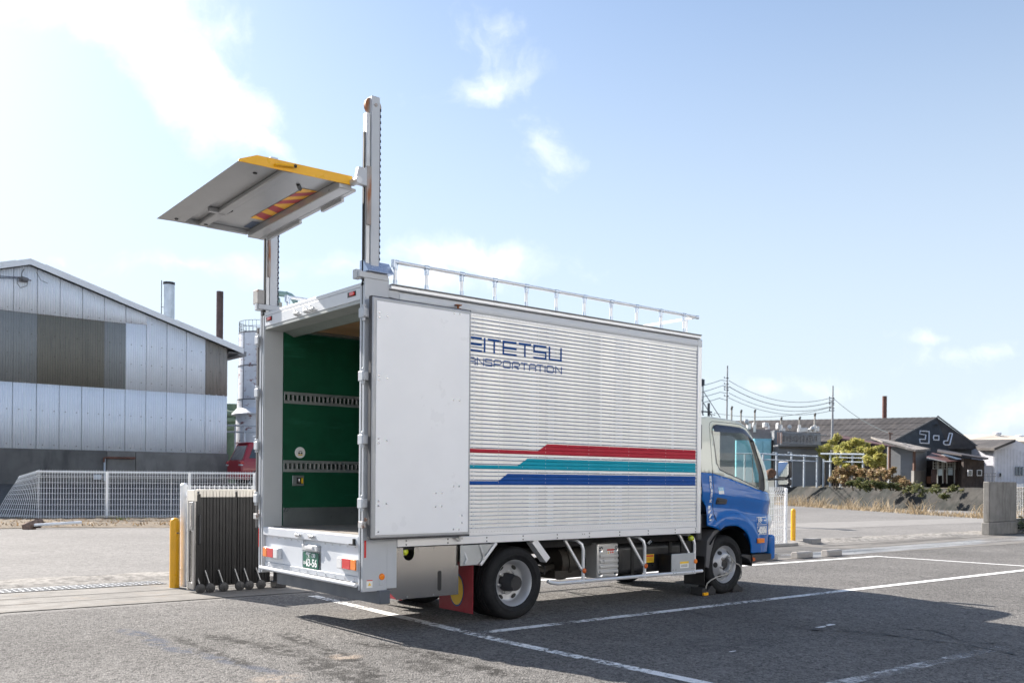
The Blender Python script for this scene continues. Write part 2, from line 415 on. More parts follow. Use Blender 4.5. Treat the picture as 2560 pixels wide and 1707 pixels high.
for (px, py, r) in ((2052, 1567, .09), (2075, 1562, .12), (1832, 1628, .05)):
    x, y = g(px, py); mb = MB()
    mb.quad(*[(x + r * random.uniform(.6, 1.2) * math.cos(a * .785), y + r * .35 * random.uniform(.5, 1.2) * math.sin(a * .785), .0045) for a in range(8)])
    mb.build('paint_spot', wp2, kind='structure')

random.seed(21)
dark_line([(-14 + k * 1.5, 7.08 + .9 - .065 * (k * 1.5) + random.uniform(-.06, .06)) for k in range(16)], .03)  # dark line painted along the lip's far edge as its shadow
dark_line([(-3.5, 7.2), (-2.2, 6.9), (-1.6, 6.75)], .06); dark_line([(-.6, 7.0), (.2, 6.9), (.7, 6.95)], .05)
# ramp up to the yard of the left warehouse
fa = Vector((2.82, 25.11)); fd = Vector((.92, -.39)).normalized()
def fline(s, o=0.): p = fa + fd * s + Vector((.39, .92)).normalized() * o; return p
mb = MB(); rows = [[], [], [], []]
for i in range(40):
    s = -45 + i * 1.6; p = fline(s, .25); q = fline(s, .32); k = 1 if p.x < 20 else max(0, 1 - (p.x - 20) / 8)
    rows[0].append((p.x, p.y, -.02)); rows[1].append((q.x, q.y, .10 * k)); yy = max(WALL_Y - .6, q.y + 3)
    rows[2].append((q.x + .3, yy, 1.13 * k)); rows[3].append((q.x + 2, yy + 60, 1.16 * k))
mb.grid(rows).build('yard_ramp', asphalt('yard_asphalt', .07, .13, 16, .01), kind='structure')
# strip of soil and fallen leaves along the old fence
soil = pm('soil', (.12, .092, .062), .95, var=.45, scale=5, bump=1, bscale=25, dirt=(.17, .125, .075), dscale=6, dlo=.5, dhi=.62)
mb = MB(); rows = []
for j in range(6):
    r = []
    for i in range(120):
        s = -14 + i * .22; p = fline(s, -3.9 + j * .85 + .28 * math.sin(s * 1.1) * (j == 0))
        r.append((p.x, p.y, .01 + (.05 * random.random() + .02 * j if 0 < j else 0)))
    rows.append(r)
mb.grid(rows).build('soil_strip', soil, smooth=True, kind='structure')

# canal bed and its far bank
wat = pm('canal_water', (.03, .04, .035), .05, var=.2)
mb = MB(); mb.quad(can(-150, -.5, -1.9), can(320, -.5, -1.9), can(320, 11, -1.9), can(-150, 11, -1.9)); mb.build('canal_water', wat, kind='structure')
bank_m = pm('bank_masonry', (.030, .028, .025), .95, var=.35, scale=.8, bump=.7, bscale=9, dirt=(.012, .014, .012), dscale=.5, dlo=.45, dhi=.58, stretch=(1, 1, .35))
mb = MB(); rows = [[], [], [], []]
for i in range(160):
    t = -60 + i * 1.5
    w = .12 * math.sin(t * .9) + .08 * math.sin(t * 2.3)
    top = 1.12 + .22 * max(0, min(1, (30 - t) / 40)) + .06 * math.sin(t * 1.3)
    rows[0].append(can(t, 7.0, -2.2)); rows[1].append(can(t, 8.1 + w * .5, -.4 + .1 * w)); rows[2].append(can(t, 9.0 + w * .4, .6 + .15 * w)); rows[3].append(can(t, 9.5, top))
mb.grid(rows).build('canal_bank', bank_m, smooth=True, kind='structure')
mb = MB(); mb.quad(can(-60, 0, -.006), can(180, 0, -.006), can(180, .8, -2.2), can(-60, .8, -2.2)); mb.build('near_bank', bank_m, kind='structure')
mb = MB(); n = 40
mb.grid([[can(-60 + i * 6, 9.5, 1.1 + .22 * max(0, min(1, (30 - (-60 + i * 6)) / 40))) for i in range(n)], [can(-60 + i * 6, 14, 1.2) for i in range(n)], [can(-60 + i * 6, 400, 1.2) for i in range(n)]])
mb.build('far_ground', pm('far_ground', (.20, .17, .12), .95, var=.3, scale=.4), kind='structure')
# ================================================================== TRUCK
T = thing('box_truck', (2.4, 1.1, 0), 'silver box truck with blue and cream cab, open rear doors and raised tail lift', 'truck')
W2 = 2.2
white = pm('white_paint_body', (.62, .645, .68), .38, var=.02, dirt=(.66, .66, .66), dscale=2.2, dlo=.6, dhi=.8)
frame_m = pm('frame_paint', (.47, .495, .53), .4, .05, var=.03, dirt=(.50, .48, .46), dscale=2.6, dlo=.64, dhi=.85)
postin_m = pm('post_inner_paint', (.52, .54, .56), .4, .0, var=.04, dirt=(.5, .5, .5), dscale=3)
alu = pm('anodised_aluminium', (.84, .84, .83), .34, .45, var=.02, rvar=0)
alu2 = pm('aluminium_rail', (.78, .79, .81), .36, .45, var=.02, rvar=0)
alu3 = pm('aluminium_dull', (.55, .56, .57), .45, .5, var=.08, dirt=(.4, .38, .36))
steel = pm('stainless_sheet', (.66, .64, .61), .14, 1., var=.01, scale=1.2, rvar=0, bump=.02, bscale=2.2)
bolt_groove_grey = pm('bolt_grey_groove_shade', (.25, .26, .27), .6)
dark = pm('chassis_black', (.010, .010, .011), .6, var=.3)
blackp = pm('black_plastic', (.03, .03, .033), .45, var=.2)
chrome = pm('bright_steel', (.7, .7, .7), .15, 1.)
rust = pm('rusty_steel', (.36, .33, .31), .7, .2, var=.2, dirt=(.30, .12, .05), dscale=7, dlo=.42, dhi=.6, stretch=(1, 1, .25))
green = pm('green_board', (.004, .072, .034), .6, var=.16, scale=3, spec=.3, dirt=(.012, .105, .058), dscale=2.2, dlo=.56, dhi=.7, stretch=(.5, 1, 3))
wood = pm('plywood', (.42, .25, .13), .6, var=.2, scale=1.2, dirt=(.30, .16, .08), dscale=2, stretch=(.3, 5, 1))
woodf = pm('floor_wood', (.24, .215, .19), .7, var=.25, scale=4, dirt=(.18, .14, .12), dscale=3, stretch=(.3, 6, 1))
yel = pm('yellow_enamel', (.86, .44, .012), .35, var=.06)
red = pm('red_lens', (.62, .02, .02), .12, coat=.6, var=.05)
amber = pm('amber_lens', (.85, .22, .01), .12, coat=.6, var=.05)
clear = pm('clear_lens', (.75, .75, .75), .12, coat=.6)
limel = pm('lime_lens', (.55, .62, .02), .1, coat=.7)
tyre_m = pm('tyre_rubber', (.013, .0135, .015), .75, var=.25, scale=6, spec=.3, dirt=(.035, .034, .033), dscale=3)
rim_m = pm('rim_silver', (.45, .46, .48), .42, .4, var=.03, rvar=0)
blue_m = pm('cab_blue', (.0, .115, .42), .25, spec=.2, coat=.45, var=.02, rvar=0)
cream_m = pm('cab_cream', (.70, .72, .62), .3, coat=.8, var=.02, rvar=0)
win_m = glass('window_glass', (.84, .93, .90), 1.5, boost=1.3)
visor_m = glass('smoked_visor', (.035, .035, .05), 1.5, boost=1.6)
mirror_m = pm('mirror_glass', (.85, .87, .9), .02, 1., var=0, rvar=0)
inter = pm('cab_trim', (.05, .052, .055), .7, var=.2)
redflap = pm('red_mudflap', (.30, .018, .032), .6, var=.1)
labw = pm('label_white', (.8, .8, .78), .5, var=.03)
laby = pm('label_yellow', (.85, .55, .03), .5, var=.05)
labr = pm('label_red', (.6, .04, .03), .5)
inkk = pm('ink_black', (.02, .02, .02), .6)
P = lambda mb, name, m, par=T, **k: mb.build(name, m, par, **k)

# --- box structure
P(MB().box(.0, 4.735, .0, W2, 3.19, 3.232), 'roof', white, bevel=.008)
P(MB().box(.22, 4.70, .06, W2 - .06, .80, .905), 'box_floor', dark)
for k in range(12):
    y0 = .075 + k * .1713
    P(MB().box(.12, 4.64, y0, y0 + .166, .905, .922), 'floor_board', woodf)
# rear corner posts (right, left): face, side skin, recessed groove that guides the lift mast
for sgn in (0, 1):
    f = (lambda y: y) if sgn == 0 else (lambda y: W2 - y)
    def bx(mb, x0, x1, ya, yb, z0, z1):
        a, b = sorted((f(ya), f(yb))); return mb.box(x0, x1, a, b, z0, z1)
    o = P(bx(MB(), 0, .22, .012, .085, .43, 3.24), 'corner_post', postin_m, bevel=.006)
    m2 = MB(); bx(m2, -.012, .245, -.004, .012, .42, 3.29); bx(m2, -.012, .004, .012, .028, .42, 3.2); bx(m2, -.01, .0, .052, .08, .43, 3.2)
    P(m2, 'post_skin', frame_m, bevel=.003)
    P(bx(MB(), -.003, .0, .028, .052, .43, 3.2), 'guide_groove', inkk)
    m2 = MB(); bx(m2, -.075, .235, -.012, .10, 3.262, 3.318); bx(m2, -.09, -.03, .02, .08, 3.25, 3.335)
    P(m2, 'post_collar', frame_m, bevel=.006)
    P(MB().prism([(.0, -.05, 3.322), (.0, .045, 3.435), (.0, .11, 3.435), (.0, .11, 3.322)], (.275, 0, 0)), 'post_hood', pm('hood_sky_tint', (.40, .47, .60), .25, .5, var=.03), bevel=.004) if sgn == 0 else \
    P(MB().box(-.09, -.01, f(.1), f(-.02), 3.32, 3.47), 'post_hood', pm('hood_worn', (.34, .33, .32), .6, .2, var=.2, dirt=(.20, .12, .08), dscale=9, dlo=.55, dhi=.7), bevel=.004)  # right hood: the sky's reflection is painted into its blue colour
    # hinges with their pins
    for z in (2.94, 2.37, 1.797, 1.223):
        m2 = MB(); bx(m2, -.052, .062, -.062, -.004, z - .04, z + .04); m2.tube([(-.032, f(-.03), z - .075), (-.032, f(-.03), z + .075)], .017, 10)
        bx(m2, -.055, -.035, -.05, .03, z - .045, z + .045)
        P(m2, 'door_hinge', frame_m, bevel=.006)
    m2 = MB(); bx(m2, .0, .095, -.05, -.004, 1.03, 1.095)
    bx(m2, -.05, -.012, -.06, .02, 1.0, 1.06)
    P(m2, 'door_keeper', pm('keeper_paint', (.46, .46, .46), .5, .1, var=.1, dirt=(.20, .10, .06), dscale=14, dlo=.5, dhi=.62), bevel=.004)
    # lift chain hoists
    m2 = MB(); bx(m2, .055, .14, .004, .09, 3.2, 4.93)
    mast = P(m2, 'lift_mast', frame_m, bevel=.004)
    m2 = MB(); bx(m2, .012, .05, .02, .085, 3.2, 4.77); P(m2, 'mast_rail', alu3, mast, bevel=.003)
    m2 = MB(); bx(m2, .0, .012, .045, .07, 3.2, 4.6); P(m2, 'mast_slot', inkk, mast)
    m2 = MB(); m2.cyl((.095, f(.045), 4.85), (.095, f(.075), 4.85), .085, 24); m2.cyl((.095, f(-.004), 4.85), (.095, f(.09), 4.85), .016, 10)
    P(m2, 'pulley', rust, mast, smooth=True)
    m2 = MB()
    for k in range(56):
        z = 3.25 + k * .0285
        m2.box(.158, .172, *sorted((f(.05 - .012 * (k % 2) - .004), f(.05 + .012 * (k % 2) + .004))), z, z + .024)
    P(m2, 'lift_chain', pm('chain_dark', (.02, .025, .045), .4, .5), mast, kind='stuff')
    m2 = MB()
    zz = (3.75, 4.28) if sgn == 0 else (3.62, 4.03)
    bx(m2, .009, .054, .002, .018, *zz) if sgn == 0 else bx(m2, .03, .052, .02, .11, *zz)
    P(m2, 'rust_patch', rust, mast)
# rear header with lamps and latch keepers
P(MB().box(-.004, .10, .088, W2 - .088, 3.078, 3.188), 'rear_header', white, bevel=.005)
P(MB().box(.0, .22, .088, W2 - .088, 3.045, 3.076), 'header_soffit', pm('soffit_paint', (.36, .38, .37), .45), bevel=.003)
P(MB().prism([(.222, .09, 3.076), (.222, .09, 3.045), (.33, .09, 3.0), (.35, .09, 3.0), (.35, .09, 3.076)], (0, W2 - .18, 0)), 'header_lining', pm('lining_grey', (.20, .225, .21), .5))
for y in (.24, 2.0):
    P(MB().box(-.007, -.003, y - .075, y + .075, 3.125, 3.172), 'lamp_recess', pm('recess_brown', (.06, .045, .04), .6))
    P(MB().box(-.022, -.006, y - .06, y + .02, 3.132, 3.165), 'marker_lamp', red, bevel=.004)
for y in (1.30, 1.09, .97):
    m2 = MB(); m2.box(-.03, -.003, y - .05, y + .05, 3.09, 3.105); m2.cyl((-.03, y - .03, 3.11), (-.03, y + .05, 3.115), .018, 10); m2.box(-.045, -.02, y + .02, y + .05, 3.10, 3.145)
    P(m2, 'latch_keeper', alu3, bevel=.003)
# sill, lower panels, plate recess
P(MB().box(-.006, .12, .09, 2.105, .834, .919), 'rear_sill', white, bevel=.006)
P(MB().box(.022, .05, 1.235, 2.10, .547, .834), 'rear_panel', white, bevel=.003)
P(MB().box(.022, .05, .088, .845, .547, .834), 'rear_panel', white, bevel=.003)
P(MB().box(.045, .055, .845, 1.235, .547, .834), 'plate_recess', white)
P(MB().box(.012, .06, .09, 2.10, .492, .546), 'lower_strip', frame_m, bevel=.004)
m2 = MB()
for k in range(14): m2.box(.016, .023, .18 + k * .145 - .006, .18 + k * .145 + .006, .808, .82) if not .8 < .18 + k * .145 < 1.27 else 0
for k in range(11): m2.box(.006, .013, .18 + k * .185 - .006, .18 + k * .185 + .006, .513, .525)
P(m2, 'screw_row', alu3, kind='stuff')
for y in (1.26, .975):
    m2 = MB(); m2.box(-.02, -.006, y - .06, y + .06, .868, .884); m2.cyl((-.025, y - .05, .872), (-.035, y + .02, .88), .013, 8); m2.box(-.04, -.012, y - .005, y + .025, .855, .893)
    P(m2, 'sill_latch', chrome, bevel=.002)
m2 = MB(); m2.box(-.03, -.006, .135, .15, .84, .895); m2.box(-.03, -.01, .12, .22, .835, .845); P(m2, 'sill_hook', inkk)
for y0, order in ((1.70, (clear, red, amber)), (.085, (amber, red, clear))):
    lamp = P(MB().box(-.02, .022, y0, y0 + .36, .60, .712), 'tail_lamp', white, bevel=.006)
    ws = (.10, .155, .097) if order[0] is clear else (.097, .155, .10)
    y = y0 + .004
    for w, m in zip(ws, order):
        P(MB().box(-.034, -.02, y, y + w - .002, .607, .705), 'lens', m, lamp, bevel=.006); y += w
# number plate and its lamp
pl = P(MB().box(.012, .018, .885, 1.205, .552, .712), 'number_plate', pm('plate_green', (.012, .115, .075), .5), bevel=.003)
txt = pm('plate_white', (.82, .83, .82), .5)
text_part('43-56', 'plate_number', txt, pl, (.0105, 1.03, .604), (0, -1, 0), (0, 0, 1), .105, width=.245, bold=.003)
text_part('愛媛 130', 'plate_region', txt, pl, (.0105, 1.045, .680), (0, -1, 0), (0, 0, 1), .052, width=.20, bold=.002)
text_part('あ', 'plate_kana', txt, pl, (.0105, 1.178, .600), (0, -1, 0), (0, 0, 1), .04, bold=.001)
P(MB().box(-.004, .05, .885, 1.205, .725, .785), 'plate_lamp', alu3, bevel=.006)
P(MB().box(-.016, -.002, .96, 1.13, .742, .775), 'plate_lamp', clear, bevel=.008)
m2 = MB(); m2.tube([(-.03, 2.11, .484), (-.03, .08, .474)], .02, 12); m2.tube([(-.03, 2.0, .48), (.10, 1.98, .52)], .016, 8); m2.tube([(-.03, .2, .476), (.10, .22, .52)], .016, 8)
P(m2, 'bumper_bar', white, smooth=True)
P(MB().box(.14, .25, -.058, 2.062, .302, .425), 'underrun_beam', pm('beam_grey_blue', (.10, .115, .14), .5, .2), bevel=.006)
m2 = MB(); m2.box(.05, .9, .55, .62, .47, .80); m2.box(.05, .9, 1.55, 1.62, .47, .80); m2.beam((.2, 1.8, .46), (.2, 1.3, .66), .05, .05); P(m2, 'tail_frame', dark)
# side skin of the post and rail
P(MB().box(.246, .354, .0, .02, .435, .905), 'post_side_panel', frame_m, bevel=.003)
rl = P(MB().box(.355, 4.665, -.012, .04, .813, .889), 'bottom_rail', alu2, bevel=.004)
P(MB().box(.355, 4.665, -.006, .04, .891, .955), 'kick_rail', alu2, bevel=.003)
m2 = MB()
for k in range(10):
    x = .45 + k * .477
    if x > 4.64: x = 4.64
    for z in (.868, .833): m2.lathe((x, -.012, z), (0, -1, 0), [(.0085, 0), (.0085, .004), (.004, .008), (0, .008)], 8)
for x in (2.73, 2.76): m2.lathe((x, -.012, .862), (0, -1, 0), [(.006, 0), (.006, .004), (0, .005)], 6)
P(m2, 'bolt_row', bolt_groove_grey, rl, kind='stuff')
m2 = MB()
for k in range(90):
    x = 1.2 + k * .0384; m2.box(x - .003, x + .003, -.009, -.006, .925, .931)
P(m2, 'rivet_row', alu3, rl, kind='stuff')
# upper cove panel, gutter, roof rail
P(MB().prism([(.36, .0, 3.088), (.36, -.012, 3.10), (.36, -.014, 3.14), (.36, .0, 3.18), (.36, .04, 3.186), (.36, .04, 3.088)], (4.30, 0, 0)), 'cove_panel', white, smooth=True, ang=60)
P(MB().box(1.19, 4.66, -.006, .03, 3.066, 3.087), 'top_trim', alu2)
m2 = MB()
for k in range(180):
    x = 1.2 + k * .0192; m2.box(x - .0022, x + .0022, -.008, -.006, 3.07, 3.084)
P(m2, 'rivet_row', alu3, kind='stuff')
P(MB().box(.25, 4.70, -.035, .03, 3.192, 3.226), 'gutter', alu2, bevel=.005)
P(MB().box(.255, 4.70, -.045, .03, 3.2265, 3.238), 'gutter_strip', pm('gutter_dark', (.20, .20, .20), .6))
P(MB().prism([(.245, -.004, 3.12), (.42, -.004, 3.105), (.42, -.004, 3.17), (.34, -.004, 3.185), (.245, -.004, 3.185)], (0, .04, 0)), 'corner_gusset', frame_m)
P(MB().box(.25, 4.70, W2 - .03, W2 + .035, 3.192, 3.226), 'gutter', alu2, bevel=.005)
PX_ = (.312, .662, 1.076, 1.490, 1.908, 2.328, 2.742, 3.159, 3.576, 3.995, 4.410)
fit_m = pm('rail_fitting', (.55, .62, .72), .3, .5)
for yy in (.0, W2):
    m2 = MB()
    m2.tube([(.30, yy, 3.452), (4.66, yy, 3.452)], .0185, 12) if yy == 0 else m2.tube([(.30, yy, 3.452), (4.62, yy, 3.452)], .0185, 12)
    rr = P(m2, 'roof_rail', alu2, smooth=True)
    for x in PX_:
        P(MB().tube([(x, yy, 3.235), (x, yy, 3.45)], .0165, 10), 'rail_post', alu2, rr, smooth=True)
    for x in PX_:
        m2 = MB(); m2.cyl((x, yy, 3.38), (x, yy, 3.435), .022, 10); m2.cyl((x - .028, yy, 3.452), (x + .028, yy, 3.452), .0235, 10); P(m2, 'rail_fitting', fit_m, rr, smooth=True)
        P(MB().lathe((x, yy, 3.238), (0, 0, 1), [(0, 0), (.035, 0), (.035, .005), (.021, .005), (.021, .047), (.0165, .047)], 12), 'post_foot', fit_m, rr, smooth=True)
    P(MB().tube([(.295, yy, 3.40), (.295, yy, 3.47)], .024, 10), 'rail_elbow', fit_m, rr, smooth=True); P(MB().cyl((4.62, yy, 3.452), (4.675, yy, 3.452), .023, 10), 'rail_cap', fit_m, rr, smooth=True)
m2 = MB(); m2.tube([(4.60, .02, 3.44), (4.60, 2.18, 3.44)], .0165, 10); m2.tube([(4.60, .12, 3.235), (4.60, .12, 3.44)], .0165, 10); P(m2, 'roof_rail', alu2, smooth=True)
# front corner post with cast cap, front bulkhead, far side
P(MB().box(4.664, 4.738, -.016, .05, .812, 3.10), 'front_post', alu2, bevel=.006)
P(MB().box(4.655, 4.748, -.022, .07, 3.082, 3.19), 'corner_cap', pm('cap_grey', (.62, .65, .68), .4), bevel=.022, seg=3)
P(MB().box(4.66, 4.735, .05, W2, .81, 3.19), 'front_wall', alu)
P(MB().box(.25, 4.73, W2 - .03, W2, .81, 3.19), 'far_side_wall', alu)

# --- corrugated side: one slat per rib
PITCH, ZB = .0398, .955
def rib(z):
    """outward offset of the corrugated skin at height z"""
    t = ((z - ZB) / PITCH) % 1.0 * PITCH
    if t < .0066: return .012
    if t < .0172: return -.0105 * math.sin(math.pi * (.06 + .94 * (t - .0066) / .0106)) ** .6
    return 0.
prof = [0, .0001, .0065, .0067, .0075, .009, .011, .013, .0148, .0164, .0173, PITCH - .0002, PITCH]
slat_me = None
bead_m = pm('bead_sky_tint', (.52, .57, .66), .22, .95, var=.03)  # blue of the reflected sky tinted into the metal colour
slat_m = pm('slat_aluminium', (.83, .825, .81), .34, .3, var=.03, scale=1.3, rvar=.08, dirt=(.70, .69, .67), dscale=1.1, dlo=.5, dhi=.8, stretch=(5, 1, .4))
for k in range(53):
    z0 = ZB + k * PITCH
    if slat_me is None:
        m2 = MB(); rows = [[(x, rib(z0 + min(t, PITCH - 1e-5)), z0 + t) for x in (.36, 4.662)] for t in prof]
        for a, b in zip(rows, rows[1:]):
            zz = (a[0][2] + b[0][2]) / 2 - z0; m2.mat(2 if zz < .0066 else 1 if zz < .0172 else 0).grid([a, b])  # groove faces coloured dark for the shade in the gap
        so_ = P(m2, 'side_slat', [slat_m, bead_m, bolt_groove_grey], smooth=True, ang=50); slat_me = so_.data
    else:
        so_ = D.objects.new('side_slat', slat_me); COL.objects.link(so_); so_.parent = T; so_.location = (0, 0, k * PITCH)
P(MB().box(.30, 4.66, .004, .03, .90, 3.09), 'side_backing', alu)
m2 = MB()
for c in range(11):
    x = 1.558 + .3175 * c - .3175
    if x < 1.2: continue
    for k in range(53):
        if c % 2 == 1 or k % 3 == 0:
            z = ZB + k * PITCH + .027; m2.box(x - .0028, x + .0028, -.0025, 0, z - .004, z + .004)
P(m2, 'side_rivets', alu3, kind='stuff')
# printed stripes and lettering follow the ribs
def conform(mb, poly, off=.0012):
    """lay a convex x-z polygon on the corrugated skin"""
    zs = sorted({round(p[1], 5) for p in poly}); z0, z1 = zs[0], zs[-1]
    levels = set(zs); k0 = int((z0 - ZB) / PITCH) - 1
    for k in range(k0, k0 + int((z1 - z0) / PITCH) + 4):
        for t in prof[:-1]: levels.add(round(ZB + k * PITCH + t, 5))
    levels = [z for z in sorted(levels) if z0 - 1e-9 <= z <= z1 + 1e-9]
    def span(z):
        xs = []
        for (xa, za), (xb, zb) in zip(poly, poly[1:] + poly[:1]):
            if abs(za - zb) < 1e-9:
                if abs(z - za) < 1e-6: xs += [xa, xb]
            elif min(za, zb) - 1e-7 <= z <= max(za, zb) + 1e-7: xs.append(xa + (xb - xa) * (z - za) / (zb - za))
        return min(xs), max(xs)
    rows = []
    for z in levels:
        a, b = span(z); y = min(rib(z + 1e-6), LIM) - off; rows.append([(a, y, z), (b, y, z)])
    if len(rows) > 1: mb.grid(rows)
LIM = .0
def zrow(k, top=False): return ZB + k * PITCH + (.0 if not top else PITCH)
for nm, col, kz, xs, xt in (('red', (.47, .022, .045), 19, 2.087, 2.217), ('teal', (.0, .33, .45), 15, 1.809, 1.942), ('blue', (.004, .075, .33), 11, 1.555, 1.676)):
    m2 = MB(); za = ZB + kz * PITCH + .0005; zb = za + PITCH; zc = za + 3 * PITCH - .004
    conform(m2, [(1.0, za), (4.645, za), (4.645, zb), (1.0, zb)]); conform(m2, [(xs, zb), (4.645, zb), (4.645, zc), (xt, zc)])
    o = P(m2, 'stripe', pm('stripe_' + nm, col, .5, var=.03, spec=.25), smooth=True, ang=50); o['label'] = nm + ' stripe printed across the ribs'
GL = {  # strokes on a 1 x 1 cell
 'E': [[(1, 1), (0, 1), (0, 0), (1, 0)], [(0, .5), (1, .5)]], 'I': [[(.5, 0), (.5, 1)]], 'T': [[(0, 1), (1, 1)], [(.5, 0), (.5, 1)]],
 'S': [[(1, 1), (0, 1), (0, .5), (1, .5), (1, 0), (0, 0)]], 'U': [[(0, 1), (0, 0), (1, 0), (1, 1)]], 'A': [[(0, 0), (0, .8), (.2, 1), (.8, 1), (1, .8), (1, 0)], [(0, .45), (1, .45)]],
 'N': [[(0, 0), (0, 1), (1, 0), (1, 1)]], 'P': [[(0, 0), (0, .85), (.15, 1), (.8, 1), (1, .75), (1, .6), (.8, .38), (.1, .38)]], 'O': [[(0, .12), (0, .88), (.12, 1), (.88, 1), (1, .88), (1, .12), (.88, 0), (.12, 0), (0, .12)]],
 'R': [[(0, 0), (0, .85), (.15, 1), (.8, 1), (1, .75), (1, .55), (.8, .38), (.25, .38), (.75, 0), (.85, 0)]], 'M': [[(0, 0), (0, 1), (.5, .4), (1, 1), (1, 0)]]}
ink_b = pm('letter_blue', (.002, .07, .28), .5, var=.03, spec=.25)
def letter(ch, x0, x1, z0, z1, t):
    m2 = MB(); h = t / 2; n_ = 0
    for pl_ in GL[ch]:
        pts = [(x0 + h + (x1 - x0 - t) * a, z0 + h + (z1 - z0 - t) * b) for a, b in pl_]
        if ch == 'I': pts = [((x0 + x1) / 2, z0), ((x0 + x1) / 2, z1)]
        for (xa, za), (xb, zb) in zip(pts, pts[1:]):
            off = .0012 + .0004 * (n_ % 4); n_ += 1
            if abs(za - zb) < 1e-6: conform(m2, [(min(xa, xb) - h, za - h), (max(xa, xb) + h, za - h), (max(xa, xb) + h, za + h), (min(xa, xb) - h, za + h)], off)
            elif abs(xa - xb) < 1e-6: conform(m2, [(xa - h, min(za, zb) - (h if ch != 'I' else 0)), (xa + h, min(za, zb) - (h if ch != 'I' else 0)), (xa + h, max(za, zb) + (h if ch != 'I' else 0)), (xa - h, max(za, zb) + (h if ch != 'I' else 0))], off)
            else:
                if za > zb: xa, za, xb, zb = xb, zb, xa, za
                hw = h * 1.15; conform(m2, [(xa - hw, za), (xa + hw, za), (xb + hw, zb), (xb - hw, zb)], off)
    P(m2, 'letter', ink_b, smooth=True, ang=50)
for ch, a, b in (('M', .90, 1.10), ('E', 1.145, 1.333), ('I', 1.350, 1.384), ('T', 1.406, 1.574), ('E', 1.598, 1.783), ('T', 1.811, 1.980), ('S', 2.010, 2.195), ('U', 2.226, 2.413)):
    letter(ch, a, b, 2.712, 2.860, .021)
for ch, a, b in (('T', .80, .90), ('R', .915, 1.02), ('A', 1.145, 1.256), ('N', 1.271, 1.364), ('S', 1.377, 1.466), ('P', 1.484, 1.589), ('O', 1.604, 1.705), ('R', 1.724, 1.830), ('T', 1.842, 1.933),
                 ('A', 1.954, 2.051), ('T', 2.060, 2.154), ('I', 2.170, 2.182), ('O', 2.199, 2.299), ('N', 2.323, 2.415)):
    letter(ch, a, b, 2.580, 2.657, .011)

# --- open doors folded back along both sides
for sgn in (0, 1):
    f = (lambda y: y) if sgn == 0 else (lambda y: W2 - y)
    def bx(mb, x0, x1, ya, yb, z0, z1):
        a, b = sorted((f(ya), f(yb))); return mb.box(x0, x1, a, b, z0, z1)
    dr_ = P(bx(MB(), .004, 1.112, -.118, -.066, .909, 3.082), 'rear_door', pm('door_edge', (.42, .43, .45), .45, .3), bevel=.012)
    P(bx(MB(), .046, 1.085, -.124, -.117, .938, 3.046), 'door_panel', pm('door_white', (.88, .89, .91), .35, var=.025, scale=1.2, dirt=(.64, .64, .64), dscale=1.4, dlo=.62, dhi=.85), dr_, bevel=.004)
    m2 = MB()
    for z0, z1 in ((.905, .937), (3.05, 3.085)): bx(m2, .0, 1.116, -.105, -.080, z0 - .008 if z0 < 2 else z1 - .02, z0 + .01 if z0 < 2 else z1 + .004)
    bx(m2, -.004, .012, -.108, -.07, .905, 3.085)
    P(m2, 'door_seal', pm('seal_black', (.05, .05, .055), .7), dr_)
    m2 = MB()
    for zf, q in ((0, [(1145, 492), (1145, 530), (1215, 520), (1798, 497), (1846, 505), (1140, 1037), (1140, 1076), (1212, 1062), (1792, 1252), (1842, 1254)]),
                  (1, [(1022, 173), (1022, 209), (1087, 193), (1611, 549), (1655, 549), (1022, 666), (1022, 702), (1085, 685), (1473, 601), (1521, 601), (1470, 708), (1518, 705), (1677, 777), (1677, 833), (1609, 886), (1654, 886), (1020, 905)])):
        for x, y in q:
            p = onY(620 + x / 3.485, 640 + y / 3.485, -.124) if zf == 0 else onY(620 + x / 3.137, 1040 + y / 3.137, -.124)
            m2.lathe((p.x, f(-.124), p.z), (0, -1 if sgn == 0 else 1, 0), [(.0095, -.001), (.009, .003), (.004, .005), (0, .005)], 10)
    P(m2, 'door_bolts', chrome, dr_, kind='stuff')
    if sgn == 0:
        m2 = MB(); m2.box(.985, 1.025, -.07, -.02, 3.082, 3.10); m2.cyl((1.0, -.05, 3.09), (1.0, -.05, 3.135), .012, 8); m2.box(.97, 1.03, -.075, -.03, 3.128, 3.138)
        P(m2, 'door_catch', rust, dr_)
        m2 = MB(); m2.box(1.0, 1.08, -.05, -.012, .862, .882); m2.box(1.03, 1.05, -.06, -.012, .845, .90); P(m2, 'door_catch', alu3, dr_)

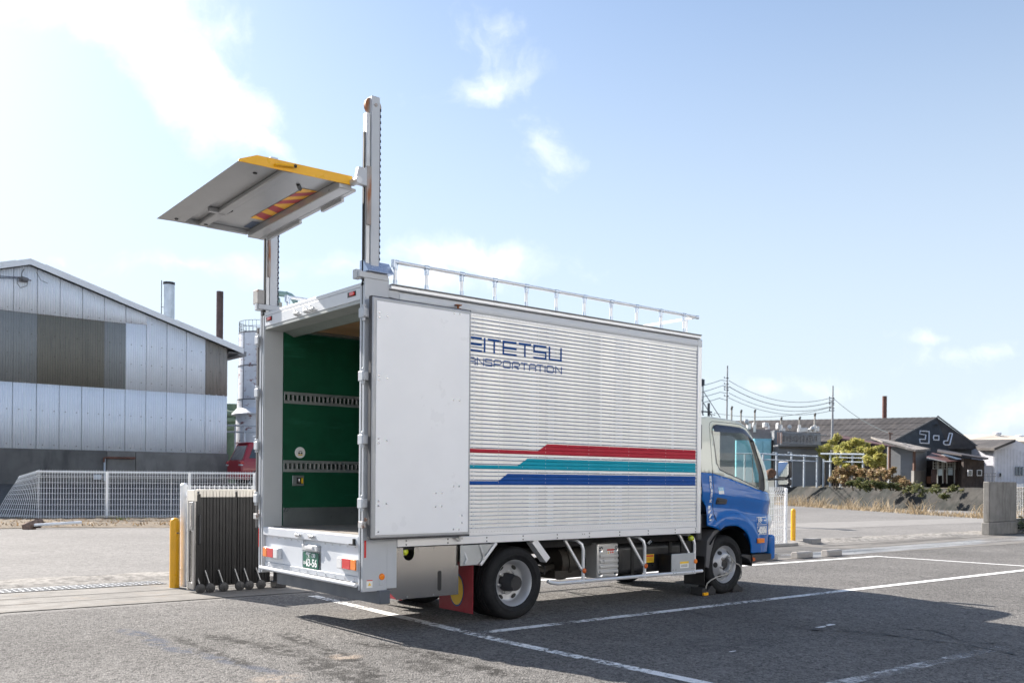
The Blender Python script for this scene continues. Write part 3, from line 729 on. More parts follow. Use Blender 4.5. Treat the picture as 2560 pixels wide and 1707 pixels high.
# --- inside of the box
yi = W2 - .10
P(MB().box(.222, 4.62, yi + .001, yi + .03, .926, 3.07), 'wall_lining', green)
P(MB().box(.222, 4.62, .075, .10, .926, 3.07), 'wall_lining', green)
P(MB().box(4.60, 4.64, .10, yi, .926, 3.07), 'bulkhead', green)
kick_m = pm('kick_plate', (.40, .43, .44), .35, .8, var=.12, dirt=(.3, .28, .26), dscale=2, stretch=(1, 1, 3))
P(MB().box(.222, 4.60, yi - .006, yi + .001, .922, 1.123), 'kick_plate', kick_m); P(MB().box(.222, 4.60, .10, .106, .922, 1.123), 'kick_plate', kick_m)
trk = pm('track_galvanised', (.42, .44, .44), .4, .6, var=.08)
for z in (2.331, 1.580):
    for yy, s_ in ((yi, -1), (.10, 1)):
        m2 = MB(); m2.box(.222, 4.6, *sorted((yy, yy + s_ * .006)), z - .064, z + .064)
        m2.box(.222, 4.6, *sorted((yy, yy + s_ * .014)), z - .040, z - .034); m2.box(.222, 4.6, *sorted((yy, yy + s_ * .014)), z + .034, z + .040)
        tr_ = P(m2, 'lashing_rail', trk)
        m2 = MB(); m3 = MB()
        for k in range(36):
            x = .243 + k * .053
            m2.box(x - .0145, x + .0145, *sorted((yy + s_ * .006, yy + s_ * .0095)), z - .030, z + .030)
            m3.box(x - .0145, x - .0055, *sorted((yy + s_ * .0095, yy + s_ * .011)), z - .026, z + .026)
        P(m2, 'rail_slots', chrome, tr_, kind='stuff'); P(m3, 'slot_openings', inkk, tr_, kind='stuff')
for k in range(4):
    P(MB().box(.36 + k * 1.06, 1.412 + k * 1.06, .10, yi, 3.074, 3.088), 'ceiling_panel', wood)
P(MB().box(.34, 4.6, yi - .10, yi, 3.045, 3.073), 'ceiling_trim', kick_m); P(MB().box(.34, 4.6, .1, .2, 3.045, 3.073), 'ceiling_trim', kick_m)
dsk = P(MB().lathe((.42, yi - .002, 1.731), (0, -1, 0), [(0, .006), (.058, .006), (.063, .0)], 28), 'round_notice', labw)
m2 = MB(); m2.box(.395, .445, yi - .0105, yi - .009, 1.70, 1.712); P(m2, 'notice_print', laby, dsk)
m2 = MB(); m2.box(.395, .415, yi - .0105, yi - .009, 1.716, 1.735); m2.box(.425, .445, yi - .0105, yi - .009, 1.716, 1.735); m2.box(.40, .44, yi - .0105, yi - .009, 1.745, 1.75); P(m2, 'notice_print', inkk, dsk)
lb = P(MB().box(.328, .468, yi - .012, yi, 1.362, 1.478), 'switch_box', kick_m, bevel=.004)
P(MB().box(.375, .452, yi - .016, yi - .012, 1.385, 1.455), 'switch_well', inkk, lb); P(MB().box(.395, .425, yi - .03, yi - .016, 1.40, 1.445), 'switch', chrome, lb, bevel=.006)
P(MB().box(.43, .45, yi - .022, yi - .016, 1.39, 1.45), 'switch_plate', laby, lb)

# --- raised platform of the tail lift
dz = lambda y: -.029 * (y - .1)
def plat(mb, x0, x1, y0, y1, z0, z1):
    vs = [(x, y, z + dz(y)) for z in (z0, z1) for (x, y) in ((x0, y0), (x1, y0), (x1, y1), (x0, y1))]
    return mb.add(vs, [(0, 3, 2, 1), (4, 5, 6, 7), (0, 1, 5, 4), (1, 2, 6, 5), (2, 3, 7, 6), (3, 0, 4, 7)])
plm = pm('platform_grey', (.38, .385, .39), .33, .3, var=.025, scale=3, rvar=.03, dirt=(.40, .39, .38), dscale=2.2, dlo=.62, dhi=.8)
m2 = MB(); plat(m2, -1.0, -.09, .105, 2.1, 4.135, 4.165)
m2.add([(-1.0, .105, 4.165), (-1.0, 2.1, 4.165 + dz(2.1)), (-1.165, 2.1, 4.085 + dz(2.1)), (-1.165, .105, 4.085), (-1.0, .105, 4.09), (-1.0, 2.1, 4.09 + dz(2.1))], [(0, 1, 2, 3), (3, 2, 5, 4)])
plat(m2, -1.0, -.90, .105, 2.1, 4.09, 4.134)
pf = P(m2, 'lift_platform', plm)
m2 = MB(); plat(m2, -.75, -.66, .11, 2.09, 4.088, 4.134); m2.add([], []); P(m2, 'platform_rib', plm, pf, bevel=.012)
m2 = MB(); plat(m2, -.215, -.085, .11, 2.09, 4.06, 4.134); P(m2, 'platform_rib', plm, pf, bevel=.008)
m2 = MB(); plat(m2, -.84, -.66, 1.55, 1.60, 4.088, 4.134); plat(m2, -.66, -.22, 2.06, 2.1, 4.085, 4.134); plat(m2, -1.0, -.66, 2.06, 2.1, 4.088, 4.134); P(m2, 'platform_frame', plm, pf, bevel=.006)
m2 = MB(); m2.prism([(-.088, .098, 4.105), (-.088, .098, 4.186), (-1.0, .098, 4.170), (-1.16, .098, 4.103), (-1.165, .098, 4.083)], (0, .012, 0))
m2.prism([(-.088, .11, 4.165), (-.088, .11, 4.186), (-1.0, .11, 4.170), (-1.0, .11, 4.166)], (0, .06, 0))
P(m2, 'edge_trim', yel, pf, bevel=.002)
m2 = MB(); m2.tube([(-.84, .098, 4.118), (-.84, .070, 4.122), (-.82, .062, 4.124), (-.70, .062, 4.138), (-.68, .07, 4.138)], .012, 8); P(m2, 'grab_handle', yel, pf, smooth=True)
m2 = MB(); m2.cyl((-.68, .062, 4.138), (-.66, .062, 4.14), .015, 10); m2.cyl((-.72, .25, 4.128), (-.72, .30, 4.127), .02, 10); m2.cyl((-.66, 1.62, 4.075), (-.64, 1.5, 4.083), .02, 10)
for x, y in ((-.93, .3), (-.20, .3), (-1.0, 2.0), (-.7, 2.0)): m2.lathe((x, y, 4.088 + dz(y)), (0, 0, -1), [(.02, 0), (.018, .006), (0, .006)], 10)
m2.cyl((-.45, .45, 4.125), (-.38, .55, 4.115), .018, 8)
P(m2, 'grommets', inkk, pf, kind='stuff')
# striped hazard board on the underside
def onplat(px, py, dzz=4.134):
    p = onZ(px, py, dzz)
    for _ in range(6): p = onZ(px, py, dzz + dz(p.y))
    return p
zA = lambda x, y: onplat(360 + x / 3.267, 220 + y / 3.267)
q0, q1, q2, q3 = zA(870, 1060), zA(980, 1080), zA(1415, 843), zA(1300, 820)
def lerp2(u, v): return (q0 * (1 - u) + q3 * u) * (1 - v) + (q1 * (1 - u) + q2 * u) * v
def hz(mb, u0, u1, v0, v1, dd): mb.quad(*[tuple(lerp2(u, v) - Vector((0, 0, dd))) for u, v in ((u0[0], 0), (u0[1], 1), (u1[1], 1), (u1[0], 0))])
m2 = MB(); hz(m2, (0, 0), (1, 1), 0, 1, .003); hb = P(m2, 'hazard_board', pm('hazard_yellow', (.85, .42, .01), .4, var=.05), pf)
for a, b in (((.10, .02), (.22, .17)), ((.34, .27), (.46, .41)), ((.50, .62), (.62, .76)), ((.74, .87), (.86, .98))):
    m2 = MB(); hz(m2, a, b, 0, 1, .004); P(m2, 'hazard_stripe', pm('hazard_red', (.40, .02, .03), .4), hb)
a0, a1, a2, a3 = zA(812, 1133), zA(870, 1145), zA(950, 1097), zA(885, 1087)
m2 = MB(); m2.quad(*[tuple(p - Vector((0, 0, .003))) for p in (a0, a1, a2, a3)]); P(m2, 'sticker', pm('sticker_blue', (.03, .06, .12), .4), pf)
m2 = MB(); plat(m2, -.06, -.03, .35, .75, 4.03, 4.06); plat(m2, -.06, -.03, 1.2, 1.95, 4.03, 4.06); plat(m2, -.085, -.04, .12, 2.09, 4.06, 4.085); P(m2, 'hinge_beam', plm, pf)
for y0, y1, dd in ((.005, .06, 0), (2.1, 2.16, -.06)):
    m2 = MB(); m2.prism([(-.10, y0, 4.135 + dd), (-.075, y0, 4.255 + dd), (-.03, y0, 4.258 + dd), (-.02, y0, 4.245 + dd), (.0, y0, 4.262 + dd), (.02, y0, 4.262 + dd), (.05, y0, 4.26 + dd), (.05, y0, 4.09 + dd), (-.03, y0, 4.10 + dd), (-.09, y0, 4.10 + dd)], (0, y1 - y0, 0))
    br = P(m2, 'lift_bracket', frame_m, bevel=.004)
    m2 = MB(); m2.cyl((-.085, y0 - .025, 4.128 + dd), (-.085, y1 + .04, 4.128 + dd), .032, 18); P(m2, 'pivot_pin', alu3, br, smooth=True)

# --- skirt, mud flaps, lamps, labels low on the side
m2 = MB(); pts = [(.272, .802), (.45, .802), (.452, .74)] + [(.513 + .0625 * math.cos(a), .742 + .0645 * math.sin(a)) for a in [math.pi + math.pi * k / 10 for k in range(1, 10)]] + [(.575, .74), (.577, .802), (1.092, .802), (1.096, .317), (.387, .317), (.274, .415)]
m2.prism([(x, .04, z) for x, z in pts], (0, .006, 0)); sk = P(m2, 'side_skirt', steel, bevel=.001)
m2 = MB(); m2.prism([(.868 + .0215 * math.cos(a), .037, .467 + (.075 if math.sin(a) > 0 else -.075) + .0215 * math.sin(a)) for a in [2 * math.pi * k / 20 for k in range(20)]], (0, .003, 0)); P(m2, 'slot', inkk, sk)
m2 = MB()
for x, z in ((.30, .78), (.40, .785), (.62, .785), (.80, .785), (1.08, .78), (.29, .60), (.30, .44), (.5, .335), (.8, .335)): m2.lathe((x, .04, z), (0, -1, 0), [(.007, 0), (.006, .003), (0, .004)], 8)
P(m2, 'skirt_screws', bolt_groove_grey, sk, kind='stuff')
P(MB().box(.28, 1.09, .05, .5, .78, .80), 'skirt_shelf', dark)
for x, z in ((.495, .757), (4.60, .752)):
    m2 = MB(); m2.lathe((x, .085 if x < 1 else .02, z), (-.5, -.8, .0), [(0, .048), (.022, .042), (.036, .016), (.038, -.02), (.02, -.06)], 20); P(m2, 'marker_lamp', limel, smooth=True)
for sgn in (0, 1):
    f = (lambda y: y) if sgn == 0 else (lambda y: W2 - y)
    ys = sorted((f(.15), f(.735)))
    fl = P(MB().box(1.355, 1.363, ys[0], ys[1], .088, .60), 'mud_flap', redflap, bevel=.002)
    if sgn == 0:
        m2 = MB(); m2.lathe((1.3535, .42, .31), (-1, 0, 0), [(0, .002), (.1, .002), (.1, 0)], 36)
        for i, v in enumerate(m2.v): m2.v[i] = (v[0], .42 + (v[1] - .42) * 1.25, .31 + (v[2] - .31) * 1.72)
        P(m2, 'emblem', pm('emblem_blue', (.02, .06, .22), .5), fl)
        m2 = MB(); m2.lathe((1.3510, .42, .31), (-1, 0, 0), [(0, .002), (.1, .002), (.1, 0)], 36)
        for i, v in enumerate(m2.v): m2.v[i] = (v[0], .42 + (v[1] - .42) * 1.12, .31 + (v[2] - .31) * 1.54)
        P(m2, 'emblem', laby, fl)
    # sheet fender and slanted stays round the rear wheels
    yy = sorted((f(.0), f(.012)))
    m2 = MB(); m2.prism([(1.09, yy[0], .80), (1.09, yy[0], .60), (1.30, yy[0], .60), (1.50, yy[0], .80)], (0, yy[1] - yy[0], 0)); P(m2, 'fender_plate', pm('fender_grey', (.45, .47, .48), .4, .6, var=.1), bevel=.002)
    m2 = MB(); m2.beam((1.335, f(.10), .597), (1.535, f(.10), .81), .22, .03, (1, 0, 0)); P(m2, 'fender_stay', alu2, bevel=.003)
    m2 = MB(); m2.beam((2.045, f(.05), .815), (2.243, f(.05), .600), .10, .075, (1, 0, 1)); P(m2, 'fender_stay', alu2, bevel=.003)
    m2 = MB(); m2.tube([(1.12, f(.03), .80), (1.16, f(-.01), .66), (1.13, f(-.01), .62)], .012, 8); m2.tube([(1.32, f(.0), .80), (1.37, f(-.012), .68), (1.36, f(-.012), .65)], .012, 8); P(m2, 'fender_brace', alu3, smooth=True)
    # side guard
    gd = P(MB().tube([(2.29, f(.06), .370), (2.33, f(.05), .352), (2.43, f(.05), .337), (4.85, f(.05), .337)], .0205, 10), 'side_guard', alu2, smooth=True)
    for xb in (2.803, 3.80, 4.70):
        P(MB().tube([(xb - .10, f(.30), .80), (xb - .06, f(.10), .79), (xb - .02, f(.052), .745), (xb, f(.05), .68), (xb, f(.05), .312)], .019, 8), 'guard_post', alu2, gd, smooth=True)
        P(MB().beam((xb - .235, f(.10), .80), (xb - .01, f(.06), .46), .03, .022), 'guard_brace', alu2, gd)
        if sgn == 0:
            o = P(MB().lathe((xb, .03, .455 if xb < 4 else .466), (0, -1, 0), [(0, .014), (.02, .013), (.029, .006), (.03, 0)], 20), 'side_reflector', amber if xb > 4 else pm('reflector_orange', (.55, .10, .01), .2, coat=.5), gd, smooth=True)
m2 = MB(); m2.box(4.265, 4.70, .035, .05, .310, .572); gp = P(m2, 'grey_box', pm('box_grey', (.42, .44, .46), .45, .3), bevel=.004)
P(MB().box(4.27, 4.69, .05, .25, .33, .56), 'box_body', dark, gp)
P(MB().box(4.414, 4.573, .032, .035, .395, .474), 'label', labw, gp); P(MB().box(4.414, 4.573, .031, .0325, .448, .474), 'label', laby, gp)
m2 = MB()
for z in (.42, .432, .41): m2.box(4.43, 4.55, .0312, .032, z, z + .004)
P(m2, 'label_print', inkk, gp)
m2 = MB()
for x in (4.29, 4.34, 4.64, 4.68):
    for z in (.34, .38): m2.lathe((x, .035, z), (0, -1, 0), [(.008, 0), (.006, .005), (0, .005)], 8)
P(m2, 'box_screws', bolt_groove_grey, gp, kind='stuff')
# ribbed silver battery cover
bc = P(MB().box(3.222, 3.570, .25, .62, .322, .726), 'battery_cover', pm('cover_silver', (.60, .60, .60), .35, .5, var=.05), bevel=.02, seg=3)
for z in (.575, .515, .455, .395):
    P(MB().box(3.255, 3.555, .232, .252, z - .02, z + .02), 'cover_rib', pm('cover_silver', (.6, .6, .6)), bc, bevel=.013, seg=3)
for x in (3.275, 3.525):
    for z in (.375, .655): P(MB().lathe((x, .25, z), (0, -1, 0), [(.034, 0), (.034, .006), (.02, .002), (.016, .012), (0, .013)], 16), 'cover_bolt', chrome, bc, smooth=True)
P(MB().box(3.375, 3.49, .2465, .25, .597, .655), 'warning_label', labw, bc); P(MB().box(3.375, 3.49, .2455, .247, .636, .655), 'warning_label', labr, bc)
m2 = MB(); m2.prism([(3.385, .2455, .603), (3.411, .2455, .603), (3.398, .2455, .628)], (0, .001, 0)); P(m2, 'warning_sign', laby, bc)
m2 = MB(); m2.lathe((3.437, .2465, .616), (0, -1, 0), [(0, .001), (.012, .001), (.012, 0)], 14); m2.lathe((3.470, .2465, .616), (0, -1, 0), [(0, .001), (.012, .001), (.012, 0)], 14); P(m2, 'warning_sign', labr, bc)
ft = P(MB().box(3.62, 4.76, .29, .78, .335, .69), 'fuel_tank', pm('tank_black', (.022, .023, .026), .35, var=.2), bevel=.06, seg=4)
for x in (3.82, 4.5): P(MB().box(x, x + .05, .28, .79, .325, .70), 'tank_strap', dark, ft, bevel=.004)
P(MB().box(4.07, 4.215, .276, .279, .46, .56), 'label', laby, ft)
m2 = MB(); m2.box(4.08, 4.205, .2745, .276, .53, .55)
for z in (.515, .50, .485): m2.box(4.085, 4.19, .2745, .276, z, z + .004)
P(m2, 'label_print', labr, ft)
P(MB().cyl((4.17, .33, .69), (4.19, .30, .73), .035, 14), 'filler_cap', chrome, ft, smooth=True)
# chassis, exhaust, driveline
m2 = MB()
for y in (.72, 1.42): m2.box(.1, 6.1, y, y + .06, .60, .80)
for x in (.9, 1.84, 2.6, 3.4, 4.4): m2.box(x, x + .08, .78, 1.42, .64, .76)
m2.box(2.3, 4.9, .35, .72, .70, .80); m2.cyl((1.84, .3, .375), (1.84, 1.9, .375), .07, 12); m2.lathe((1.84, 1.1, .375), (1, 0, 0), [(.0, -.22), (.14, -.15), (.17, 0), (.14, .15), (0, .22)], 16); m2.cyl((2.0, 1.1, .42), (4.6, 1.1, .55), .045, 10)
m2.box(1.2, 2.5, .70, .78, .50, .56); m2.box(1.2, 2.5, 1.42, 1.50, .50, .56); m2.cyl((5.46, .3, .36), (5.46, 1.9, .36), .05, 10); m2.box(4.9, 6.3, .5, 1.7, .42, .75); m2.box(4.75, 4.95, .30, .75, .35, .80)
P(m2, 'chassis_frame', dark)
m2 = MB(); m2.cyl((2.85, .62, .50), (3.35, .62, .50), .19, 20); m2.tube([(2.85, .62, .45), (2.7, .6, .42), (2.5, .65, .45), (2.35, .7, .5)], .05, 10); m2.cyl((2.95, .62, .50), (3.0, .62, .50), .205, 20); m2.box(2.75, 3.2, .45, .8, .33, .42)
P(m2, 'exhaust', pm('exhaust_dark', (.05, .045, .04), .6, .4, dirt=(.10, .06, .04), dscale=6), smooth=True)
m2 = MB(); m2.box(4.82, 4.93, .13, .55, 1.0, 2.18); m2.box(4.80, 4.92, .10, .4, .70, 1.05); P(m2, 'intake_duct', blackp, bevel=.03, seg=3)
m2 = MB(); m2.tube([(2.25, .2, .48), (2.28, .1, .44), (2.3, .12, .52), (2.26, .2, .56)], .008, 6); P(m2, 'brake_hose', dark)
P(MB().lathe((.19, -.006, .548), (0, -1, 0), [(0, .010), (.024, .009), (.030, .004), (.031, 0)], 20), 'side_reflector', amber, smooth=True)
P(MB().box(.165, .21, -.008, -.004, .47, .525), 'badge', frame_m, bevel=.006)
P(MB().box(.03, .092, -.0065, -.004, .455, .525), 'warning_label', labw); m2 = MB(); m2.prism([(.044, -.0075, .475), (.078, -.0075, .475), (.061, -.0075, .504)], (0, .0015, 0)); P(m2, 'warning_sign', laby)
P(MB().box(.03, .092, -.0075, -.0064, .518, .526), 'warning_label', labr)
P(MB().box(.003, .022, -.0075, -.0041, .730, .886), 'reflective_tape', pm('tape_red', (.6, .03, .03), .3))
P(MB().box(-.014, -.0121, W2 - .01, W2 + .004, .70, .9), 'reflective_tape', pm('tape_red', (.6, .03, .03), .3))

# --- wheels
def wheel(x, y, s_, deep, par=T):
    """s_ = -1: outer face looks to -Y"""
    ax = (0, s_, 0); c = (x, y, .378); Rt = .378; w = .205
    rim_p = [(.246, .0), (.236, -.006), (.226, -.03)]
    if deep: rim_p += [(.212, -.045), (.205, -.105), (.196, -.118), (.170, -.122), (.130, -.128), (.128, -.140), (.085, -.142), (.0, -.142)]
    else: rim_p += [(.213, -.05), (.207, -.055), (.196, -.04), (.165, -.008), (.145, .014), (.135, .020), (.088, .020), (.082, .012), (.080, -.04), (0, -.04)]
    wh = MB().lathe(c, ax, rim_p, 48).build('wheel', rim_m, par, smooth=True, ang=50)
    tp = [(.236, -w + .01), (.250, -w - .004), (.300, -w - .018), (.345, -w - .012), (.366, -w + .006), (Rt, -w + .03)]
    for g_ in (-.155, -.105, -.055): tp += [(Rt, g_ - .008), (Rt - .010, g_ - .006), (Rt - .010, g_ + .006), (Rt, g_ + .008)]
    tp += [(Rt, -.025), (.366, .002), (.345, .018), (.322, .021), (.300, .020), (.297, .0225), (.285, .0215), (.283, .019), (.250, .006), (.240, -.004)]
    MB().lathe(c, ax, tp, 64).build('tyre', tyre_m, wh, smooth=True, ang=40)
    nb = -.128 if deep else .02; rb = .108
    mbn = MB()
    for k in range(6):
        a = k * math.pi / 3 + .26; px_ = (x + rb * math.cos(a), y + s_ * nb, .378 + rb * math.sin(a))
        mbn.lathe(px_, ax, [(.021, -.002), (.021, .006), (.016, .008), (.016, .026), (.012, .030), (0, .030)], 10)
    mbn.build('wheel_nuts', pm('nut_steel', (.5, .5, .5), .3, .9), wh, smooth=True, ang=40)
    mbn = MB()
    hr = .172
    for k in range(6):
        a = k * math.pi / 3 + .0; ca, sa = math.cos(a), math.sin(a); hh = -.1185 if deep else -.012
        pts = []
        for q in range(14):
            t_ = 2 * math.pi * q / 14; rr_ = hr + .021 * math.cos(t_); tt = .036 * math.sin(t_)
            hq = hh if deep else (-.040 + (.196 - rr_) * 1.03 + .003)
            pts.append((x + rr_ * ca - tt * sa, y + s_ * (hq + (.002 if deep else 0)), .378 + rr_ * sa + tt * ca))
        mbn.quad(*pts)
    mbn.build('vent_holes', inkk, wh)
    if deep: hp = [(.098, -.14), (.094, -.06), (.085, -.05), (.080, .02), (.074, .03), (.074, .035), (.0, .035)]
    else: hp = [(.08, -.035), (.055, -.028), (.052, .002), (.0, .006)]
    hb_ = MB().lathe(c, ax, hp, 24).build('hub', pm('hub_black', (.035, .035, .038), .5, .2), wh, smooth=True, ang=40)
    if deep:
        mbn = MB()
        for k in range(8):
            a = k * math.pi / 4; mbn.lathe((x + .058 * math.cos(a), y + s_ * .035, .378 + .058 * math.sin(a)), ax, [(.009, 0), (.008, .006), (0, .006)], 8)
        mbn.build('hub_bolts', pm('hub_black', (.03, .03, .03)), hb_)
    return wh
wheel(5.46, .175, -1, False); wheel(5.46, W2 - .175, 1, False)
wheel(1.84, .075, -1, True); wheel(1.84, W2 - .075, 1, True)
wheel(1.84, .535, 1, True); wheel(1.84, W2 - .535, -1, True)
# ================================================================== CAB
def clamp(x, a=0., b=1.): return max(a, min(b, x))
def sm(x): x = clamp(x); return x * x * (3 - 2 * x)
def ycab(x, z):
    y = .12 + (.11 * max(0, z - 1.25) ** 1.4) + .22 * clamp((x - 6.15) / .5) ** 2
    r = math.hypot(x - 5.53, z - .375)
    if z < 1.3:
        y -= .030 * sm((.69 - r) / .05)          # flared arch with a crease
        y += .020 * sm(1 - abs(z - 1.13 + .10 * (x - 5.16)) / .13)          # hollow under the belt line
        y += .012 * clamp((.95 - z) / .5) ** 2
    y -= .010 * sm(1 - abs(z - 1.30 + .10 * (x - 5.16)) / .10)              # shoulder
    return y
def inside(p, poly):
    x, y = p; c = False
    for (x1, y1), (x2, y2) in zip(poly, poly[1:] + poly[:1]):
        if (y1 > y) != (y2 > y) and x < (x2 - x1) * (y - y1) / (y2 - y1) + x1: c = not c
    return c
def dens(poly, d=.06):
    o = []
    for (x1, y1), (x2, y2) in zip(poly, poly[1:] + poly[:1]):
        n = max(1, int(math.hypot(x2 - x1, y2 - y1) / d))
        o += [(x1 + (x2 - x1) * k / n, y1 + (y2 - y1) * k / n) for k in range(n)]
    return o
def rounded(poly, r=.03, n=4):
    """soften the corners of an outline"""
    o = []
    for i in range(len(poly)):
        a, b, c = Vector(poly[i - 1]), Vector(poly[i]), Vector(poly[(i + 1) % len(poly)])
        u = a - b; v = c - b; k = min(r, u.length * .45, v.length * .45); p = b + u.normalized() * k; q = b + v.normalized() * k
        for t in range(n + 1):
            t /= n; o.append(tuple((p * (1 - t) ** 2 + b * 2 * t * (1 - t) + q * t * t)))
    return o
def patch(name, outline, holes, mat, par=T, off=0., grid=.045, thick=.0, both=True, yf=None):
    yf = yf or ycab
    loops = [dens(outline)] + [dens(h) for h in holes]
    pts, edges = [], []
    for lp in loops:
        b = len(pts); pts += lp; edges += [(b + i, b + (i + 1) % len(lp)) for i in range(len(lp))]
    xs = [p[0] for p in loops[0]]; zs = [p[1] for p in loops[0]]
    nx = int((max(xs) - min(xs)) / grid) + 1; nz_ = int((max(zs) - min(zs)) / grid) + 1
    bnd = list(pts)
    for i in range(nx):
        for j in range(nz_):
            p = (min(xs) + (i + .5) * grid + .003 * (j % 3), min(zs) + (j + .5) * grid)
            if inside(p, loops[0]) and not any(inside(p, h) for h in loops[1:]) and min((p[0] - q[0]) ** 2 + (p[1] - q[1]) ** 2 for q in bnd) > (grid * .42) ** 2: pts.append(p)
    vo, _, fo, *_ = delaunay_2d_cdt([Vector(p) for p in pts], edges, [], 0, 1e-5)
    keep = []
    for f in fo:
        c = sum((vo[i] for i in f), Vector((0, 0))) / len(f)
        if inside(c, loops[0]) and not any(inside(c, h) for h in loops[1:]):
            a, b, d = (vo[i] for i in f[:3]); cr = (b - a).cross(d - a)
            keep.append(tuple(f) if cr > 0 else tuple(f)[::-1])
    res = []
    for sgn in ((0, 1) if both else (0,)):
        mb = MB(); vs = []
        for p in vo:
            y = yf(p[0], p[1]) + off; vs.append((p[0], y if sgn == 0 else W2 - y, p[1]))
        mb.add(vs, keep if sgn == 0 else [f[::-1] for f in keep])
        o = mb.build(name, mat, par, smooth=True, ang=70)
        if thick: md = o.modifiers.new('solid', 'SOLIDIFY'); md.thickness = thick; md.offset = -1
        res.append(o)
    return res
RO = [(4.95, 2.255), (5.032, 2.267), (5.218, 2.276), (5.429, 2.267), (5.683, 2.255), (5.835, 2.23), (5.969, 2.166)]
AP = [(6.035, 2.087), (6.098, 1.986), (6.198, 1.836), (6.297, 1.698), (6.37, 1.583), (6.419, 1.509), (6.486, 1.392), (6.62, 1.272)]
TW = [(6.08, 1.351), (5.818, 1.415), (5.514, 1.486), (5.164, 1.553), (4.93, 1.565)]
WIN = [(5.226, 2.079), (5.234, 2.127), (5.259, 2.16), (5.324, 2.174), (5.601, 2.167), (5.821, 2.156), (5.921, 2.123), (6.003, 2.061), (6.083, 1.981), (6.136, 1.81), (6.224, 1.614), (6.267, 1.491), (6.259, 1.351), (6.221, 1.322),
       (6.127, 1.351), (5.95, 1.408), (5.694, 1.487), (5.445, 1.556), (5.31, 1.60), (5.259, 1.679), (5.243, 1.915)]
ARCH = [(5.923, .508), (5.907, .618), (5.86, .719), (5.771, .804), (5.623, .868), (5.451, .877), (5.323, .858), (5.261, .822)]
def smooth_line(p, n=6):
    o = []
    for i in range(len(p) - 1):
        a, b, c, d = (Vector(p[max(0, i - 1)]), Vector(p[i]), Vector(p[i + 1]), Vector(p[min(len(p) - 1, i + 2)]))
        for k in range(n):
            t = k / n; o.append(tuple(.5 * (2 * b + (c - a) * t + (2 * a - 5 * b + 4 * c - d) * t * t + (3 * b - a - 3 * c + d) * t ** 3)))
    return o + [tuple(p[-1])]
ARCH = smooth_line(ARCH)
patch('cab_upper', [(4.93, 1.565), (4.93, 2.2)] + RO + AP + TW[:-1], [WIN], cream_m, thick=.012)
patch('cab_lower', [(4.93, 1.56)] + [(x, z - .002) for x, z in TW[:-1][::-1]] + [(6.62, 1.268), (6.585, 1.077), (6.52, .985), (6.455, .93), (6.44, .744), (6.38, .505)] + ARCH + [(5.24, .832), (5.032, .894), (5.029, 1.137), (4.933, 1.225)], [], blue_m, grid=.032, thick=.012)
patch('side_window', [(5.243, 1.915), (5.232, 2.09), (5.26, 2.15), (5.33, 2.165), (5.6, 2.158), (5.81, 2.146), (5.91, 2.113), (5.99, 2.04), (6.02, 1.996), (6.131, 1.777), (6.135, 1.613), (6.127, 1.351), (5.95, 1.408), (5.694, 1.487), (5.445, 1.556), (5.31, 1.60), (5.259, 1.679)], [], win_m, off=.010, grid=.08,
      yf=lambda x, z: .135 + .16 * max(0, z - 1.33))
patch('quarter_trim', [(6.018, 1.996), (6.131, 1.777), (6.135, 1.613), (6.127, 1.36), (6.221, 1.322), (6.259, 1.351), (6.267, 1.491), (6.224, 1.614), (6.136, 1.81), (6.083, 1.981), (6.05, 2.01)], [], pm('trim_black', (.028, .028, .03), .35), off=.004)
vlo = smooth_line([(5.228, 2.084), (5.40, 2.083), (5.60, 2.083), (5.782, 2.086), (5.884, 2.064), (5.969, 2.018), (6.05, 1.984)], 5)
vup = smooth_line([(5.226, 2.135), (5.33, 2.176), (5.60, 2.169), (5.821, 2.158), (5.921, 2.126), (6.003, 2.064), (6.086, 1.985)], 5)
for sgn in (0, 1):
    rows = []
    for t in (0, .35, .7, 1):
        r = []
        for (xa, za), (xb, zb) in zip(vlo, vup):
            x, z = xa + (xb - xa) * t, za + (zb - za) * t; y = ycab(x, z) - .034 + .024 * t * t; r.append((x, y if sgn == 0 else W2 - y, z))
        rows.append(r)
    MB().grid(rows if sgn == 0 else rows[::-1]).build('wind_visor', pm('visor_smoke', (.022, .024, .040), .12, coat=.6, var=0, rvar=0), T, smooth=True, ang=80)
# rubber round the window and door gaps
def ribbon(name, path, r, mat, off=-.001, closed=False, par=T):
    for sgn in (0, 1):
        pts = dens(path) if closed else dens(path)[: -max(1, int(math.hypot(path[0][0] - path[-1][0], path[0][1] - path[-1][1]) / .06))] + [path[-1]]
        if closed: pts = pts + [pts[0]]
        v = [(x, ycab(x, z) + off if sgn == 0 else W2 - ycab(x, z) - off, z) for x, z in pts]
        MB().tube(v, r, 6).build(name, mat, par, smooth=True)
ribbon('window_seal', WIN, .0075, blackp, .004, True)
SEAM = [(5.262, .826), (5.20, .95), (5.165, 1.048), (5.158, 1.3), (5.158, 1.56), (5.168, 1.912), (5.176, 2.148), (5.197, 2.196), (5.244, 2.218), (5.482, 2.216), (5.804, 2.206), (5.95, 2.165), (6.03, 2.08)]
ribbon('door_gap', SEAM, .0042, inkk, .0015)
